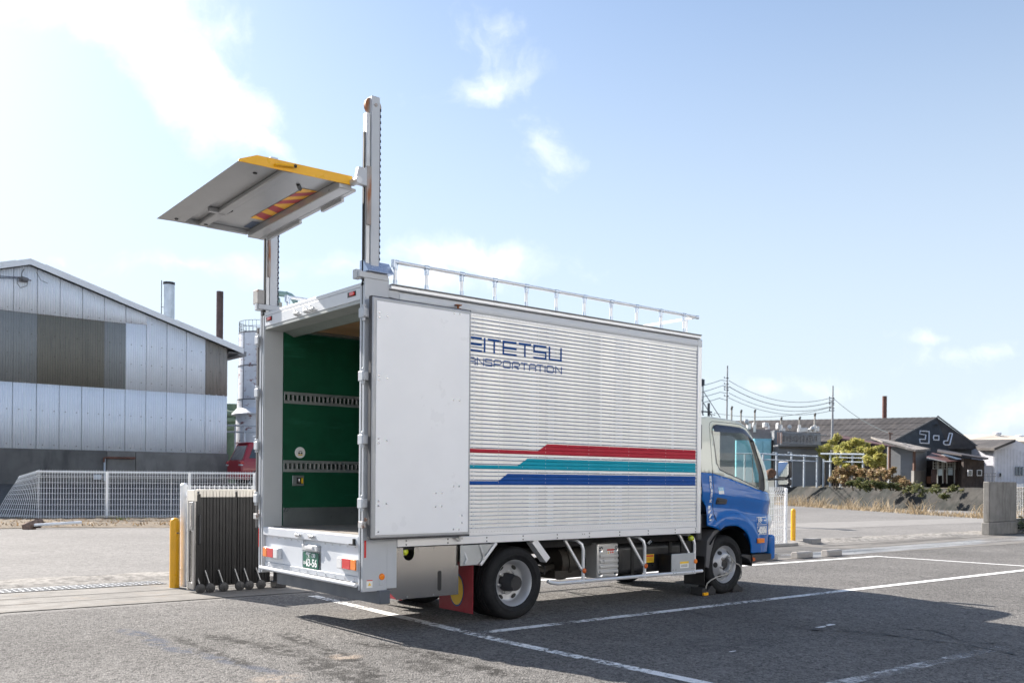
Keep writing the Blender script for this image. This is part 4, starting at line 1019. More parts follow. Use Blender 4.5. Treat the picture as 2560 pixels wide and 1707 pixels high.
# roof, windscreen, nose and back wall spanning between the sides
edge = [(x, z) for x, z in RO] + AP
def span_skin(name, path, mat, crown=.05, fwd=.0, n=14, thick=0.):
    rows = []
    for x, z in path:
        y0 = ycab(x, z); r = []
        for k in range(n + 1):
            t = k / n; q = 1 - (2 * t - 1) ** 2; q2 = 1 - abs(2 * t - 1) ** 3.5
            r.append((x + fwd * q2, y0 + (W2 - 2 * y0) * t, z + crown * q2))
        rows.append(r)
    o = MB().grid(rows).build(name, mat, T, smooth=True, ang=60)
    if thick: md = o.modifiers.new('solid', 'SOLIDIFY'); md.thickness = thick; md.offset = -1
    return o
span_skin('cab_roof', RO, cream_m, .055)
span_skin('windscreen', [(5.969, 2.166)] + AP[:7] + [(6.52, 1.34)], win_m, .02, .12)
span_skin('cowl', [(6.52, 1.34), (6.62, 1.268)], blackp, .0, .12)
span_skin('cab_nose', [(6.62, 1.268), (6.585, 1.077), (6.53, .985)], blue_m, 0, .12)
span_skin('front_panel', [(6.53, .985), (6.46, .93), (6.45, .72)], blackp, 0, .16)
mb = MB(); mb.box(4.925, 4.945, .16, W2 - .16, .85, 2.24); P(mb, 'cab_back', cream_m, bevel=.004)
mb = MB(); mb.box(4.915, 4.926, .45, W2 - .45, 1.55, 2.05); P(mb, 'back_window', pm('dark_glass', (.02, .022, .025), .08))
mb = MB(); mb.box(4.88, 4.93, .125, .20, 1.85, 2.16); P(mb, 'rear_vent', blackp, bevel=.01)
# bumper and lower cladding
P(MB().box(6.54, 6.685, .24, W2 - .24, .372, .722), 'bumper', blue_m, bevel=.045, seg=4)
mb = MB(); mb.prism([(5.938, .13, .485), (6.40, .13, .478), (6.45, .15, .478), (6.45, .15, .395), (5.985, .13, .364), (5.955, .13, .370), (5.909, .13, .417), (5.753, .13, .470), (5.80, .13, .50)], (0, .35, 0)); P(mb, 'lower_cladding', blackp, bevel=.012)
mb = MB(); mb.prism([(5.938, 1.72, .485), (6.45, 1.72, .478), (6.45, 1.72, .395), (5.985, 1.72, .364), (5.753, 1.72, .470)], (0, .35, 0)); P(mb, 'lower_cladding', blackp, bevel=.012)
for f in (lambda y: y, lambda y: W2 - y):
    mb = MB(); mb.lathe((6.50, f(.31), .90), (.55, -.84 if f(0) == 0 else .84, 0), [(0, .10), (.045, .092), (.085, .06), (.10, .0), (.09, -.05)], 20); o = P(mb, 'headlight', pm('headlight_lens', (.72, .74, .76), .1, coat=1.), smooth=True)
    for v in o.data.vertices: v.co.z = (v.co.z - .90) * 1.35 + .90
    ys = sorted((f(.12), f(.5)))
    mb = MB(); n_ = 18
    rows = [[(5.50 + .475 * math.cos(a), y, .375 + .475 * math.sin(a)) for a in [R(-5) + R(150) * k / n_ for k in range(n_ + 1)]] for y in ys]
    mb.grid(rows); P(mb, 'wheel_housing', dark, smooth=True)
    mb = MB(); yq = f(.15)
    mb.prism([(5.32, yq, .825), (5.225, yq, .835), (5.075, yq, .70), (5.045, yq, .366), (5.115, yq, .350), (5.145, yq, .52), (5.215, yq, .70)], (0, .22 if f(0) == 0 else -.22, 0)); P(mb, 'front_mudguard', pm('guard_grey', (.10, .10, .105), .6), bevel=.006)
    P(MB().box(5.045, 5.053, *sorted((f(.17), f(.5))), .13, .5), 'mud_flap', dark)
    mb = MB(); mb.box(6.03, 6.178, *sorted((f(ycab(6.1, .66) - .028), f(ycab(6.1, .66)))), .634, .700); P(mb, 'turn_lamp', amber, bevel=.008)
    mb = MB(); mb.lathe((6.02, f(.128), .42), (0, -1 if f(0) == 0 else 1, 0), [(0, .008), (.024, .008), (.028, 0)], 16); P(mb, 'side_reflector', pm('reflector_orange', (.55, .1, .01)))
    # door handle in its recess
    yh = ycab(5.32, 1.21)
    h_ = P(MB().box(5.214, 5.428, *sorted((f(yh - .006), f(yh + .02))), 1.157, 1.258), 'door_handle', blackp, bevel=.018, seg=3)
    P(MB().box(5.225, 5.415, *sorted((f(yh - .024), f(yh - .006))), 1.19, 1.215), 'handle_bar', blackp, h_, bevel=.008)
# steps, seats, dashboard, wheel
P(MB().box(4.96, 6.45, .22, W2 - .22, .86, 1.02), 'cab_floor', inter)
for y in (.62, 1.25, 1.62):
    s_ = P(MB().box(5.10, 5.56, y - .21, y + .21, 1.02, 1.20), 'seat', pm('seat_cloth', (.09, .095, .10), .8), bevel=.05, seg=3)
    mb = MB(); mb.prism([(5.02, y - .21, 1.15), (5.16, y - .21, 1.15), (5.10, y - .21, 1.66), (5.0, y - .21, 1.66)], (0, .42, 0)); P(mb, 'backrest', pm('seat_cloth', (.09, .09, .1)), s_, bevel=.04, seg=3)
    P(MB().box(4.985, 5.08, y - .12, y + .12, 1.69, 1.86), 'headrest', pm('seat_cloth', (.09, .09, .1)), s_, bevel=.035, seg=3)
mb = MB(); mb.prism([(5.98, .25, 1.0), (6.02, .25, 1.30), (6.15, .25, 1.335), (6.5, .25, 1.30), (6.5, .25, 1.0)], (0, 1.7, 0)); P(mb, 'dashboard', inter, bevel=.02)
mb = MB(); cs = Vector((5.80, .66, 1.375)); nv = Vector((-.62, 0, .78)).normalized(); a_ = Vector((0, 1, 0)); b_ = nv.cross(a_)
pts = [cs + (a_ * math.cos(2 * math.pi * k / 28) + b_ * math.sin(2 * math.pi * k / 28)) * .205 for k in range(29)]
mb.tube(pts, .017, 8); mb.beam(cs - a_ * .2, cs + a_ * .2, .03, .02); mb.beam(cs, cs - b_ * .2, .03, .02); mb.tube([cs, cs + Vector((.25, 0, -.3))], .04, 8); P(mb, 'steering_wheel', inter, smooth=True)
P(MB().box(5.0, 5.9, .30, W2 - .30, 2.20, 2.225), 'headliner', pm('headliner', (.42, .42, .40), .8))
for y in (.235, W2 - .235):
    mb = MB(); mb.tube([(6.42, y + .04 * (1 if y < 1 else -1), 1.42), (6.10, y, 1.96), (6.0, y, 2.11)], .022, 6); P(mb, 'inner_pillar', pm('pillar_grey', (.25, .25, .25)))
# lettering on the doors
yt = lambda x, z: ycab(x, z) - .0025
def cabtext(body, name, x, z, size, width=None, bold=.001):
    y = yt(x, z); dx = Vector((.05, ycab(x + .05, z) - ycab(x, z), 0)); dz_ = Vector((0, ycab(x, z + .05) - ycab(x, z), .05))
    o = text_part(body, name, txt, T, (x, y, z), (1, 0, 0), (0, 0, 1), size, width=width, bold=bold)
    for v in o.data.vertices: v.co.y = ycab(v.co.x + 2.4, v.co.z) - .009 - 1.1
for i, ch in enumerate('四国名鉄運輸株式'):
    cabtext(ch, 'door_lettering', 5.098, 1.495 - i * .0425, .041, bold=.0018)
for q in (((5.075, 1.14), (5.12, 1.14), (5.10, 1.10), (5.06, 1.10)), ((5.075, 1.085), (5.12, 1.085), (5.09, 1.05), (5.05, 1.05)), ((5.10, 1.035), (5.13, 1.035), (5.09, .985), (5.06, .985)), ((5.075, .97), (5.125, .97), (5.11, .95), (5.07, .95))):
    mb = MB(); mb.quad(*[(x, yt(x, z), z) for x, z in q]); P(mb, 'door_logo', txt)
def frame_on_cab(x0, x1, z0, z1, w=.007):
    mb = MB()
    for a, b, c, d in ((x0, x1, z0, z0 + w), (x0, x1, z1 - w, z1), (x0, x0 + w, z0 + w, z1 - w), (x1 - w, x1, z0 + w, z1 - w)):
        n = 6
        mb.grid([[(a + (b - a) * k / n, yt(a + (b - a) * k / n, z), z) for k in range(n + 1)] for z in (c, d)])
    P(mb, 'number_frame', txt)
frame_on_cab(6.076, 6.33, .872, .978); frame_on_cab(6.077, 6.33, .742, .853)
cabtext('般', 'door_lettering', 6.14, .925, .10, bold=.003); cabtext('一', 'door_lettering', 6.265, .925, .075, bold=.003)
cabtext('4356', 'fleet_number', 6.204, .797, .105, width=.225, bold=.009)
for z0, z1, m in ((1.332, 1.374, pm('sticker_cyan', (.25, .55, .75), .4)), (1.288, 1.332, labw)):
    mb = MB(); mb.grid([[(x, yt(x, z), z) for x in (5.251, 5.30, 5.358)] for z in (z0, z1)]); P(mb, 'permit_sticker', m)
cabtext('適合', 'sticker_print', 5.305, 1.353, .030)
# right and left mirror on their arms
for f in (lambda y: y, lambda y: W2 - y):
    sg = -1 if f(0) == 0 else 1
    mb = MB(); mb.tube([(6.43, f(.235), 1.476), (6.47, f(.16), 1.484), (6.50, f(.09), 1.486), (6.50, f(-.03), 1.484)], .014, 8)
    arm = P(mb, 'mirror_arm', blackp, smooth=True)
    ang = R(9) * sg
    def rot(x, y, z, c=(6.50, f(.01))): return (c[0] + x * math.cos(ang) - y * math.sin(ang), c[1] + x * math.sin(ang) + y * math.cos(ang), z)
    for nm, z0, z1, dep in (('mirror', 1.50, 1.735, .075), ('wide_mirror', 1.395, 1.492, .07)):
        mb = MB(); mb.box(0, dep, -.105, .105, z0, z1); mb.v = [rot(*v) for v in mb.v]
        mi = P(mb, nm, blackp, bevel=.03, seg=4)
        mb = MB(); ol = rounded([(-.088, z0 + .018), (.088, z0 + .018), (.088, z1 - .018), (-.088, z1 - .018)], .03)
        mb.prism([rot(-.004, a, b) for a, b in ol], Vector(rot(.004, 0, 0)) - Vector(rot(0, 0, 0))); P(mb, 'mirror_glass', mirror_m, mi)
# ================================================================== YARD: chocks, gate, fences, bollards
chk = pm('chock_rubber', (.03, .03, .032), .75, var=.2)
rope_m = pm('rope_grey', (.42, .40, .36), .8, var=.15)
def chock(x, dirn, label, rope=None):
    t = thing('wheel_chock', (x, .27, 0), label, 'wheel chock', 'rubber chocks at the front wheel')
    y0, y1 = .17, .37
    pr = [(0, .0), (.0, .055)] + [(.02 + .15 * k / 8, .055 + .11 * (k / 8) ** 1.4) for k in range(9)] + [(.19, .16), (.21, .0)]
    mb = MB(); mb.prism([(x + dirn * a, y0, z + .002) for a, z in pr][::1 if dirn > 0 else -1], (0, y1 - y0, 0)); mb.build('body', chk, t, bevel=.006)
    mb = MB()
    for k in range(4): mb.box(*sorted((x + dirn * (.03 + k * .045), x + dirn * (.055 + k * .045))), y0 - .008, y0, .0, .022)
    mb.build('grip_ribs', chk, t)
    return t
t = chock(5.075, 1, 'black rubber wheel chock with orange reflector behind the front wheel')
MB().box(5.0, 5.09, .135, .16, .008, .045).build('reflector', pm('chock_orange', (.9, .42, .01), .3), t, bevel=.004)
MB().box(5.0, 5.085, .16, .36, .004, .10).build('block', chk, t, bevel=.01)
rp = [(5.05, .15, .10), (5.06, .135, .16), (5.14, .135, .20), (5.24, .12, .235), (5.40, .11, .255), (5.47, .11, .27), (5.50, .11, .31), (5.53, .12, .36), (5.56, .13, .42), (5.555, .14, .47), (5.54, .14, .49)]
MB().tube(rp, .008, 6).build('rope', rope_m, t, smooth=True)
t = chock(5.845, -1, 'dark rubber wheel chock in front of the front wheel')
rp = [(5.54, .14, .48), (5.57, .12, .43), (5.62, .115, .385), (5.68, .115, .37), (5.735, .12, .33), (5.76, .13, .26), (5.76, .14, .20), (5.74, .16, .16)]
MB().tube(rp, .008, 6).build('rope', rope_m, t, smooth=True)

whitef = pm('fence_white', (.84, .85, .86), .4, var=.05, dirt=(.60, .56, .50), dscale=5, dlo=.62)
# folded accordion gate
gt = thing('accordion_gate', (.45, 4.45, 0), 'dark folded accordion gate with cream top standing behind the truck', 'gate')
gdark = pm('gate_bronze', (.011, .011, .0115), .5, .1, var=.1)
gcream = pm('gate_cream', (.66, .62, .55), .6, var=.06)
gal = pm('gate_aluminium', (.30, .29, .28), .4, .5, var=.1)
xs = [.104, .150, .188, .231, .274, .317, .359, .400, .442, .485, .525, .569, .631, .673, .713, .760, .803, .842, .885, .93, .972, 1.015, 1.058]
for a, b in zip(xs, xs[1:]):
    if abs(a - .569) < .001: a = .600
    yy = 4.20 - (.004 if (xs.index(b) % 2) else 0)
    mb = MB(); mb.box(a + .002, b - .003, yy, 4.235, .07, 1.20).mat(1).box(a + .002, b - .003, yy, 4.235, 1.2005, 1.285)
    mb.build('gate_slat', [gdark, gcream], gt, bevel=.002)
MB().box(.574, .598, 4.215, 4.25, .07, 1.24).build('gate_gap', inkk, gt)
mb = MB(); mb.box(.10, 1.06, 4.24, 4.32, 1.27, 1.30); mb.build('gate_top', gcream, gt, bevel=.004)
mb = MB(); mb.box(.10, 1.06, 4.24, 4.32, .10, 1.26); mb.build('folded_leaves', gdark, gt)
mb = MB(); mb.box(.0, .03, 4.12, 4.17, .05, 1.24); mb.box(.0, .03, 4.285, 4.32, .05, 1.24); mb.box(.0, .03, 4.17, 4.285, .05, .13); mb.box(.0, .03, 4.17, 4.285, .78, .80)
mb.build('end_frame', gal, gt, bevel=.003)
mb = MB(); mb.box(-.004, .034, 4.11, 4.33, 1.15, 1.29); mb.build('end_cap', gcream, gt, bevel=.004)
mb = MB(); mb.box(-.004, .03, 4.32, 4.345, .03, 1.28); mb.build('end_post', gcream, gt, bevel=.004)
mb = MB(); mb.box(-.008, .02, 4.15, 4.29, .80, 1.14); mb.build('lock_case', gal, gt, bevel=.006)
MB().box(-.012, -.008, 4.19, 4.23, .84, 1.10).build('lock_plate', chrome, gt)
mb = MB(); mb.box(.01, .02, 4.18, 4.28, .15, .77); mb.build('end_panel', pm('panel_smoked', (.10, .09, .08), .3), gt)
mb = MB(); mb.box(.02, .06, 4.12, 4.20, .05, 1.2); mb.box(.065, .10, 4.16, 4.21, .06, 1.24); mb.build('hinge_stile', gdark, gt, bevel=.003)
mb = MB(); mb.tube([(.07, 4.12, .98), (.07, 4.10, .98), (.07, 4.10, .62), (.07, 4.12, .62)], .012, 8); mb.build('gate_handle', blackp, gt, smooth=True)
cst = pm('castor_tyre', (.045, .045, .047), .6)
for x in (.075, .20, .375, .59, .715, .88):
    mb = MB(); mb.beam((x - .03, 4.19, .27), (x - .005, 4.10, .10), .03, .014, (1, 0, 0)); c_ = mb.build('castor_leg', pm('castor_steel', (.22, .22, .22), .4, .7), gt)
    mb = MB(); mb.lathe((x, 4.09, .062), (0, -1, 0), [(0, .03), (.03, .032), (.045, .022), (.06, .018), (.06, -.022), (.0, -.024)], 24); mb.cyl((x, 4.05, .06), (x, 4.045, .06), .012, 8); mb.build('castor', cst, c_, smooth=True, ang=40)
mb = MB(); mb.box(1.08, 1.15, 4.06, 4.16, .03, .55); mb.box(1.06, 1.2, 4.02, 4.2, .01, .09); mb.build('end_stop', blackp, gt, bevel=.004)

def bollard(x, y, h, r, label):
    mb = MB(); pr = [(r, 0), (r, h - r)] + [(r * math.cos(a), h - r + r * math.sin(a)) for a in [math.pi / 2 * k / 8 for k in range(1, 9)]]
    t = thing('bollard', (x, y, 0), label, 'bollard', 'yellow bollards at the gateway')
    mb.lathe((x, y, 0), (0, 0, 1), pr, 32).build('post', pm('bollard_yellow', (.80, .40, .012), .35, var=.05), t, smooth=True, ang=50)
    mb = MB(); mb.box(x - .005, x + .03, y - r - .004, y - r + .01, h - .205, h - .19); mb.build('slot', chrome, t)
    return t
bollard(.035, 4.88, .92, .064, 'yellow round-topped bollard left of the folded gate')
bollard(14.87, 5.40, .83, .055, 'yellow bollard beside the white fence in front of the truck')
t = thing('concrete_block', (15.2, 5.1, 0), 'small grey concrete block at the foot of the right bollard', 'concrete block')
MB().box(14.95, 15.35, 4.95, 5.2, 0, .13).build('block', pm('block_concrete', (.28, .27, .26), .9, bump=.4), t, bevel=.02)

def mesh_panel(mb, fn, L, hs, pitch, r=.0032):
    """welded wire panel: fn(s, z) gives the point"""
    n = int(L / pitch)
    for k in range(n + 1):
        s = k * pitch; mb.tube([fn(s, z) for z in hs[1]], r, 4, caps=False)
    for z in hs[0]:
        mb.tube([fn(min(L, s * .25), z) for s in range(int(L / .25) + 2)], r * 1.05, 4, caps=False)
def comb_top(zt, zb):  # the V-fold along the top edge of the panels
    return [zb, zt - .16, zt - .06, zt]
# fence along the street, running behind the truck from the gate post
ff = thing('mesh_fence', (7, 4.96, 0), 'white wire mesh fence running behind the truck to the right gateway', 'fence')
L_ = 13.7
def f1(s, z):
    v = .045 if 1.15 < z < 1.28 else 0
    return (.19 + s, 4.96 - v, z)
mb = MB(); mesh_panel(mb, f1, L_, ([.08, .12, .26, .41, .56, .71, .86, 1.01, 1.14, 1.20, 1.285, 1.325], [.07, 1.12, 1.20, 1.28, 1.345]), .0672, .0075)
mb.build('wire_mesh', whitef, ff, kind='stuff')
def posts(root, pts, h, w, mat=whitef):
    for x, y, z in pts:
        mb = MB(); mb.cyl((x, y, z), (x, y, z + h), w, 14); mb.lathe((x, y, z + h), (0, 0, 1), [(w * 1.08, -.03), (w * 1.08, .0), (w * .6, .02), (0, .028)], 14); mb.cyl((x, y, z + .22), (x, y, z + .24), w * 1.12, 14); mb.cyl((x, y, z + h * .68), (x, y, z + h * .7), w * 1.12, 14)
        mb.build('fence_post', mat, root, smooth=True, ang=40)
posts(ff, [(.19, 4.99, 0)], 1.35, .046)
posts(ff, [(2.2 + k * 2.0, 4.99, 0) for k in range(6)] + [(13.93, 4.97, 0)], 1.30, .034)
kerb = pm('kerb_concrete', (.34, .32, .30), .9, var=.15, bump=.4)
t = MB().box(1.2, 14.3, 4.88, 5.06, 0, .07).build('fence_kerb', kerb, bevel=.015, kind='structure')
# wheel stops
for i, (x, lb) in enumerate(((10.02, 'concrete wheel stop half hidden behind the front bumper'), (11.08, 'concrete wheel stop beside the front bumper, middle of the three in sight'), (12.02, 'concrete wheel stop farthest right, by the white bay corner'), (4.85, 'concrete wheel stop seen under the truck behind the rear wheel'))):
    t = thing('wheel_stop', (x, 2.9, 0), lb, 'wheel stop', 'concrete wheel stops along the fence')
    yy = 2.85 - (x - 10) * .06 if i < 3 else 3.2
    mb = MB(); mb.prism([(x, yy, 0), (x, yy, .10), (x, yy + .03, .125), (x, yy + .12, .125), (x, yy + .15, .10), (x, yy + .15, 0)], (.52, 0, 0)); mb.build('stop', kerb, t, bevel=.012)
    mb = MB(); mb.cyl((x + .1, yy + .075, .125), (x + .1, yy + .075, .127), .014, 10); mb.cyl((x + .42, yy + .075, .125), (x + .42, yy + .075, .127), .014, 10); mb.build('bolt_holes', inkk, t)
# drain with its grating
dg = thing('drain_grate', (-6, 5.6, 0), 'long steel drain grating in the concrete left of the gate', 'drain grate')
MB().quad((-14, 5.36 + .9, .0065), (.1, 5.36, .0065), (.1, 5.72, .0065), (-14, 5.72 + .9, .0065)).build('channel', inkk, dg)
mb = MB(); n = 188
gy = lambda x, o: 5.36 - .064 * x + .006 + o
for k in range(n):
    x = -14 + k * .075; mb.beam((x, gy(x, .0), .011), (x, gy(x, .36), .011), .020, .005)
mb.build('cross_bars', pm('galvanised', (.45, .46, .47), .45, .7, var=.15), dg, kind='stuff')
mb = MB()
for o in (.0, .12, .24, .36): mb.beam((-14, gy(-14, o), .012), (.1, gy(.1, o), .012), .030, .006)
mb.build('bearing_bars', pm('galvanised', (.4, .4, .4)), dg)

# broken mesh fence across the street
fe = thing('mesh_fence', tuple(fa) + (0,), 'old white mesh fence across the street with its left end bent back', 'fence')
def f2(s, z):
    v = .05 if 1.42 < z < 1.56 else 0
    if s >= 0: p = fline(s, .12 - v); return (p.x, p.y, z + .02)
    # bent end: leans away and sags
    k = -s / 1.5; p = fa + Vector((-.395, .92)) * (-s) * .95
    zz = z * (1 - .10 * k) + .03
    lean = (z - .8) * .42 * k
    return (p.x + .12 * 1 + lean * .6 - .30 * k * (1 - z / 1.65), p.y - lean * .3, zz + .05 * k * math.sin(z * 3))
hz_ = [.05, .14, .18, .36, .54, .72, .90, 1.07, 1.25, 1.42, 1.47, 1.56, 1.62]; vz_ = [.03, .8, 1.42, 1.49, 1.56, 1.66]
for s0, s1 in ((-1.5, 2.0), (2.0, 4.05), (4.05, 6.8)):
    mb = MB(); mesh_panel(mb, lambda s, z: f2(s0 + s, z), s1 - s0, (hz_, vz_), .0815, .0068)
    mb.tube([f2(s0 + k * (s1 - s0) / 14, 1.60) for k in range(15)], .022, 5)
    mb.build('wire_mesh', whitef, fe, kind='stuff')
posts(fe, [tuple(fline(s, .2)) + (0.0,) for s in (2.07, 4.62, 6.7)], 1.60, .045)
mb = MB()
for s in (1.9, 2.25, 4.5): mb.box(*(lambda p: (p.x - .17, p.x + .17, p.y - .04, p.y - .01))(fline(s, .12)), .15, .19)
mb.build('fence_clips', pm('clip_beige', (.55, .5, .42), .6), fe, kind='stuff')
fp = thing('fallen_post', (3.6, 23.8, .1), 'white fence post lying on the soil under the bent fence', 'fence post')
pa = onZ(85, 1312, .12); pb = onZ(205, 1305, .18)
MB().cyl(pa, pb, .04, 12).build('post', whitef, fp, smooth=True, ang=40)
lg = thing('driftwood', tuple(onZ(82, 1314)), 'brown lump of old wood at the end of the fallen post', 'wood')
mb = MB(); c = onZ(80, 1313, .1)
mb.lathe(c, (.8, -.3, .3), [(0, -.25), (.12, -.2), (.16, -.05), (.10, .1), (.14, .18), (.05, .3), (0, .3)], 9)
for i, v in enumerate(mb.v): mb.v[i] = (v[0] + random.uniform(-.03, .03), v[1] + random.uniform(-.03, .03), v[2] + random.uniform(-.03, .03))
mb.build('lump', pm('old_wood', (.19, .13, .10), .9, var=.4, scale=9, bump=.6), lg, smooth=True)

# leaves helper: clumps of small random leaf faces
def leaves(mb, c, rad, n, size, flat=.6, shell=.5):
    for _ in range(n):
        d = Vector((random.gauss(0, 1), random.gauss(0, 1), random.gauss(0, 1))).normalized() * (shell + (1 - shell) * random.random()) * (1 if random.random() < .8 else random.random())
        p = Vector(c) + Vector((d.x * rad[0], d.y * rad[1], d.z * rad[2]))
        a = Vector((random.gauss(0, 1), random.gauss(0, 1), random.gauss(0, flat))).normalized(); b = a.cross(Vector((random.gauss(0, 1), random.gauss(0, 1), random.gauss(0, 1))).normalized()).normalized()
        s = size * random.uniform(.5, 1.3)
        mb.add([p - a * s, p + b * s * .42, p + a * s, p - b * s * .42], [(0, 1, 2, 3)])
def blades(mb, fn, n, h, w=.012, lean=.4):
    for _ in range(n):
        p = Vector(fn()); hh = h * random.uniform(.35, 1.15); l = Vector((random.gauss(0, lean), random.gauss(0, lean), 0)) * hh; a = random.random() * 6.28; s = Vector((math.cos(a), math.sin(a), 0)) * w
        q = p + Vector((l.x * .4, l.y * .4, hh * .6)); e = p + Vector((l.x, l.y, hh))
        mb.add([p - s, p + s, q + s * .7, q - s * .7, e], [(0, 1, 2, 3), (3, 2, 4)])
dry_m = leafmat('dry_grass', [(.34, .25, .15), (.46, .37, .25), (.38, .29, .18), (.28, .21, .12), (.50, .41, .29)])
gr_m = leafmat('green_weeds', [(.06, .09, .025), (.10, .13, .03), (.16, .16, .04), (.07, .10, .03)])
mb = MB(); blades(mb, lambda: tuple(fline(random.uniform(-9, 9), random.uniform(-3.6, -.3) if random.random() < .6 else random.uniform(-.9, .1))) + (.04,), 2600, .11, .02, .9)
mb.build('fallen_leaves', leafmat('leaf_litter', [(.20, .12, .06), (.32, .21, .11), (.13, .09, .05), (.38, .28, .17)]), kind='stuff')
mb = MB()
for _ in range(34):
    s = random.choice([random.uniform(-6, -.5), random.uniform(-6, -1.5), random.uniform(2, 8)]); o = random.uniform(-2.8, -.3); c = fline(s, o)
    blades(mb, lambda: (c.x + random.gauss(0, .16), c.y + random.gauss(0, .16), .03), 45, .20, .014, .7)
mb.build('weeds', gr_m, kind='stuff')
mb = MB(); blades(mb, lambda: can(random.uniform(-14, 62), random.gauss(-.5, .33), 0), 5200, .24, .022, .6)
for _ in range(30):
    t0 = random.uniform(-14, 60); o0 = random.uniform(-.9, -.1)
    blades(mb, lambda: can(t0 + random.gauss(0, .5), o0 + random.gauss(0, .2), 0), 60, .70, .02, .5)
mb.build('dry_grass', dry_m, kind='stuff')

# concrete pillar and fence at the right gateway
pc = thing('gate_pillar', (23.6, 4.55, 0), 'weathered square concrete gate pillar at the right edge', 'pillar')
pil_m = pm('pillar_concrete', (.22, .21, .195), .9, var=.15, scale=3, bump=.35, bscale=30, dirt=(.14, .13, .115), dscale=2.5, dlo=.5, dhi=.7, stretch=(2, 2, .25))
MB().box(22.80, 24.62, 4.30, 4.475, .36, 1.515).build('shaft', pil_m, pc, bevel=.02)
MB().box(22.75, 24.64, 4.27, 4.50, 0, .357).build('plinth', pil_m, pc, bevel=.02)
t = MB().box(24.61, 40, 4.5, 4.7, 0, .42).build('boundary_wall', pil_m, bevel=.02); tag(t, 'low concrete wall under the fence right of the pillar', 'wall')
rf = thing('mesh_fence', (28, 4.6, .42), 'white mesh fence on the low wall right of the concrete pillar', 'fence')
mb = MB(); mesh_panel(mb, lambda s, z: (24.75 + s, 4.6, z), 9, ([.5, .65, .8, .95, 1.10, 1.25, 1.36, 1.42], [.46, 1.3, 1.46]), .13, .005); mb.build('wire_mesh', whitef, rf, kind='stuff')
posts(rf, [(24.9 + k * 2, 4.62, .42) for k in range(4)], 1.02, .04)
hd = thing('hedge', (25.2, 4.15, 0), 'dark green low hedge against the wall right of the pillar', 'hedge')
mb = MB()
for k in range(10): leaves(mb, (24.85 + k * .45, 4.1 + random.uniform(-.1, .1), .28), (.34, .3, .3), 160, .06)
mb.build('foliage', leafmat('hedge_leaf', [(.018, .03, .012), (.03, .05, .018), (.05, .06, .02)]), hd)
mb = MB()
for k in range(10): mb.tube([(24.85 + k * .45, 4.15, 0), (24.85 + k * .45, 4.12, .35)], .015, 5)
mb.build('stem', pm('stem_brown', (.1, .07, .05)), hd)
# ================================================================== LEFT WAREHOUSE
kW = (WALL_Y - CY) / (27.48 - CY)
wx = lambda X: CX + (X - CX) * kW
wz = lambda z: CZ + (z - CZ) * kW
wh_ = thing('warehouse', (wx(3), WALL_Y, 1.1), 'pale corrugated metal warehouse with grey and olive sheets under its gable', 'warehouse')
def sheetm(name, col, dirt, sc=1.3):
    return pm(name, col, .95, var=.03, scale=sc, spec=.05, rvar=0, dirt=dirt, dscale=1.1, dlo=.52, dhi=.78, stretch=(3, 1, .25))
s_white = sheetm('sheet_white', (.82, .86, .93), (.795, .835, .905)); s_white2 = sheetm('sheet_white_lower', (.83, .875, .95), (.805, .85, .925))
s_grey = sheetm('sheet_asbestos', (.30, .31, .31), (.22, .23, .23), 4); s_oliv = sheetm('sheet_olive', (.23, .22, .19), (.17, .165, .15), 4); s_dark = sheetm('sheet_weathered', (.32, .30, .28), (.06, .06, .06))
rz = lambda X: 8.60 - .307 * abs(X - 3.07)            # underside of the verge, in measured units
JX = [3.34 - .735 * k for k in range(10, 0, -1)] + [3.34, 4.06, 4.79, 5.52, 6.26, 6.99, 7.74, 8.47, 9.21, 10.08]
def sheet_part(xa, xb, z0, ztop, mat, y=0., n=9):
    mb = MB(); top, bot = [], []
    m = n * 6
    for i in range(m + 1):
        t = i / m; X = xa + (xb - xa) * t; dy = .015 * math.cos(t * n * 2 * math.pi)
        top.append((wx(X), WALL_Y - .03 + dy - y, wz(ztop(X)))); bot.append((wx(X), WALL_Y - .03 + dy - y - .004, wz(z0)))
    mb.grid([bot, top]); o = mb.build('wall_sheet', mat, wh_, smooth=True, ang=80); md = o.modifiers.new('s', 'SOLIDIFY'); md.thickness = .012; md.offset = 1
for i, (a, b) in enumerate(zip(JX, JX[1:])):
    if b < -4.3: continue
    a2 = max(a, -4.3); jit = random.uniform(0, .012)
    sheet_part(a2, b - .02, 2.37, lambda X: 4.655, s_white2, .0 + jit)
    if b < 6.3:
        mm = s_oliv if 3.3 < a < 4.8 else s_grey
        sheet_part(a2, b - .004, 4.63, lambda X: min(7.03, rz(X)), mm, .014 + jit); sheet_part(a2, b - .018, 7.0, rz, s_white, .03 + jit)
    elif a < 6.9:
        sheet_part(a2, b - .02, 4.63, lambda X: 7.05, s_white2, .014 + jit); sheet_part(a2, b, 7.03, rz, s_white, .03 + jit)
    else:
        sheet_part(a2, b - .02, 4.63, rz, s_dark if a > 9 else s_white, .014 + jit, 6 if a > 9 else 9)
mb = MB()
for a in JX[8:]:
    for f_ in (.25, .75):
        X = a + f_ * .73
        for z in (2.55, 3.72, 4.95, 5.6, 6.3, 7.12):
            if X > 10 or z > rz(X) - .2: continue
            p = (wx(X), WALL_Y - .10, wz(z - .012 * (X - 3))); mb.box(p[0] - .014, p[0] + .014, p[1], p[1] + .05, p[2] - .013, p[2] + .013)
mb.build('sheet_screws', pm('screw_rust', (.10, .08, .075), .8), wh_, kind='stuff')
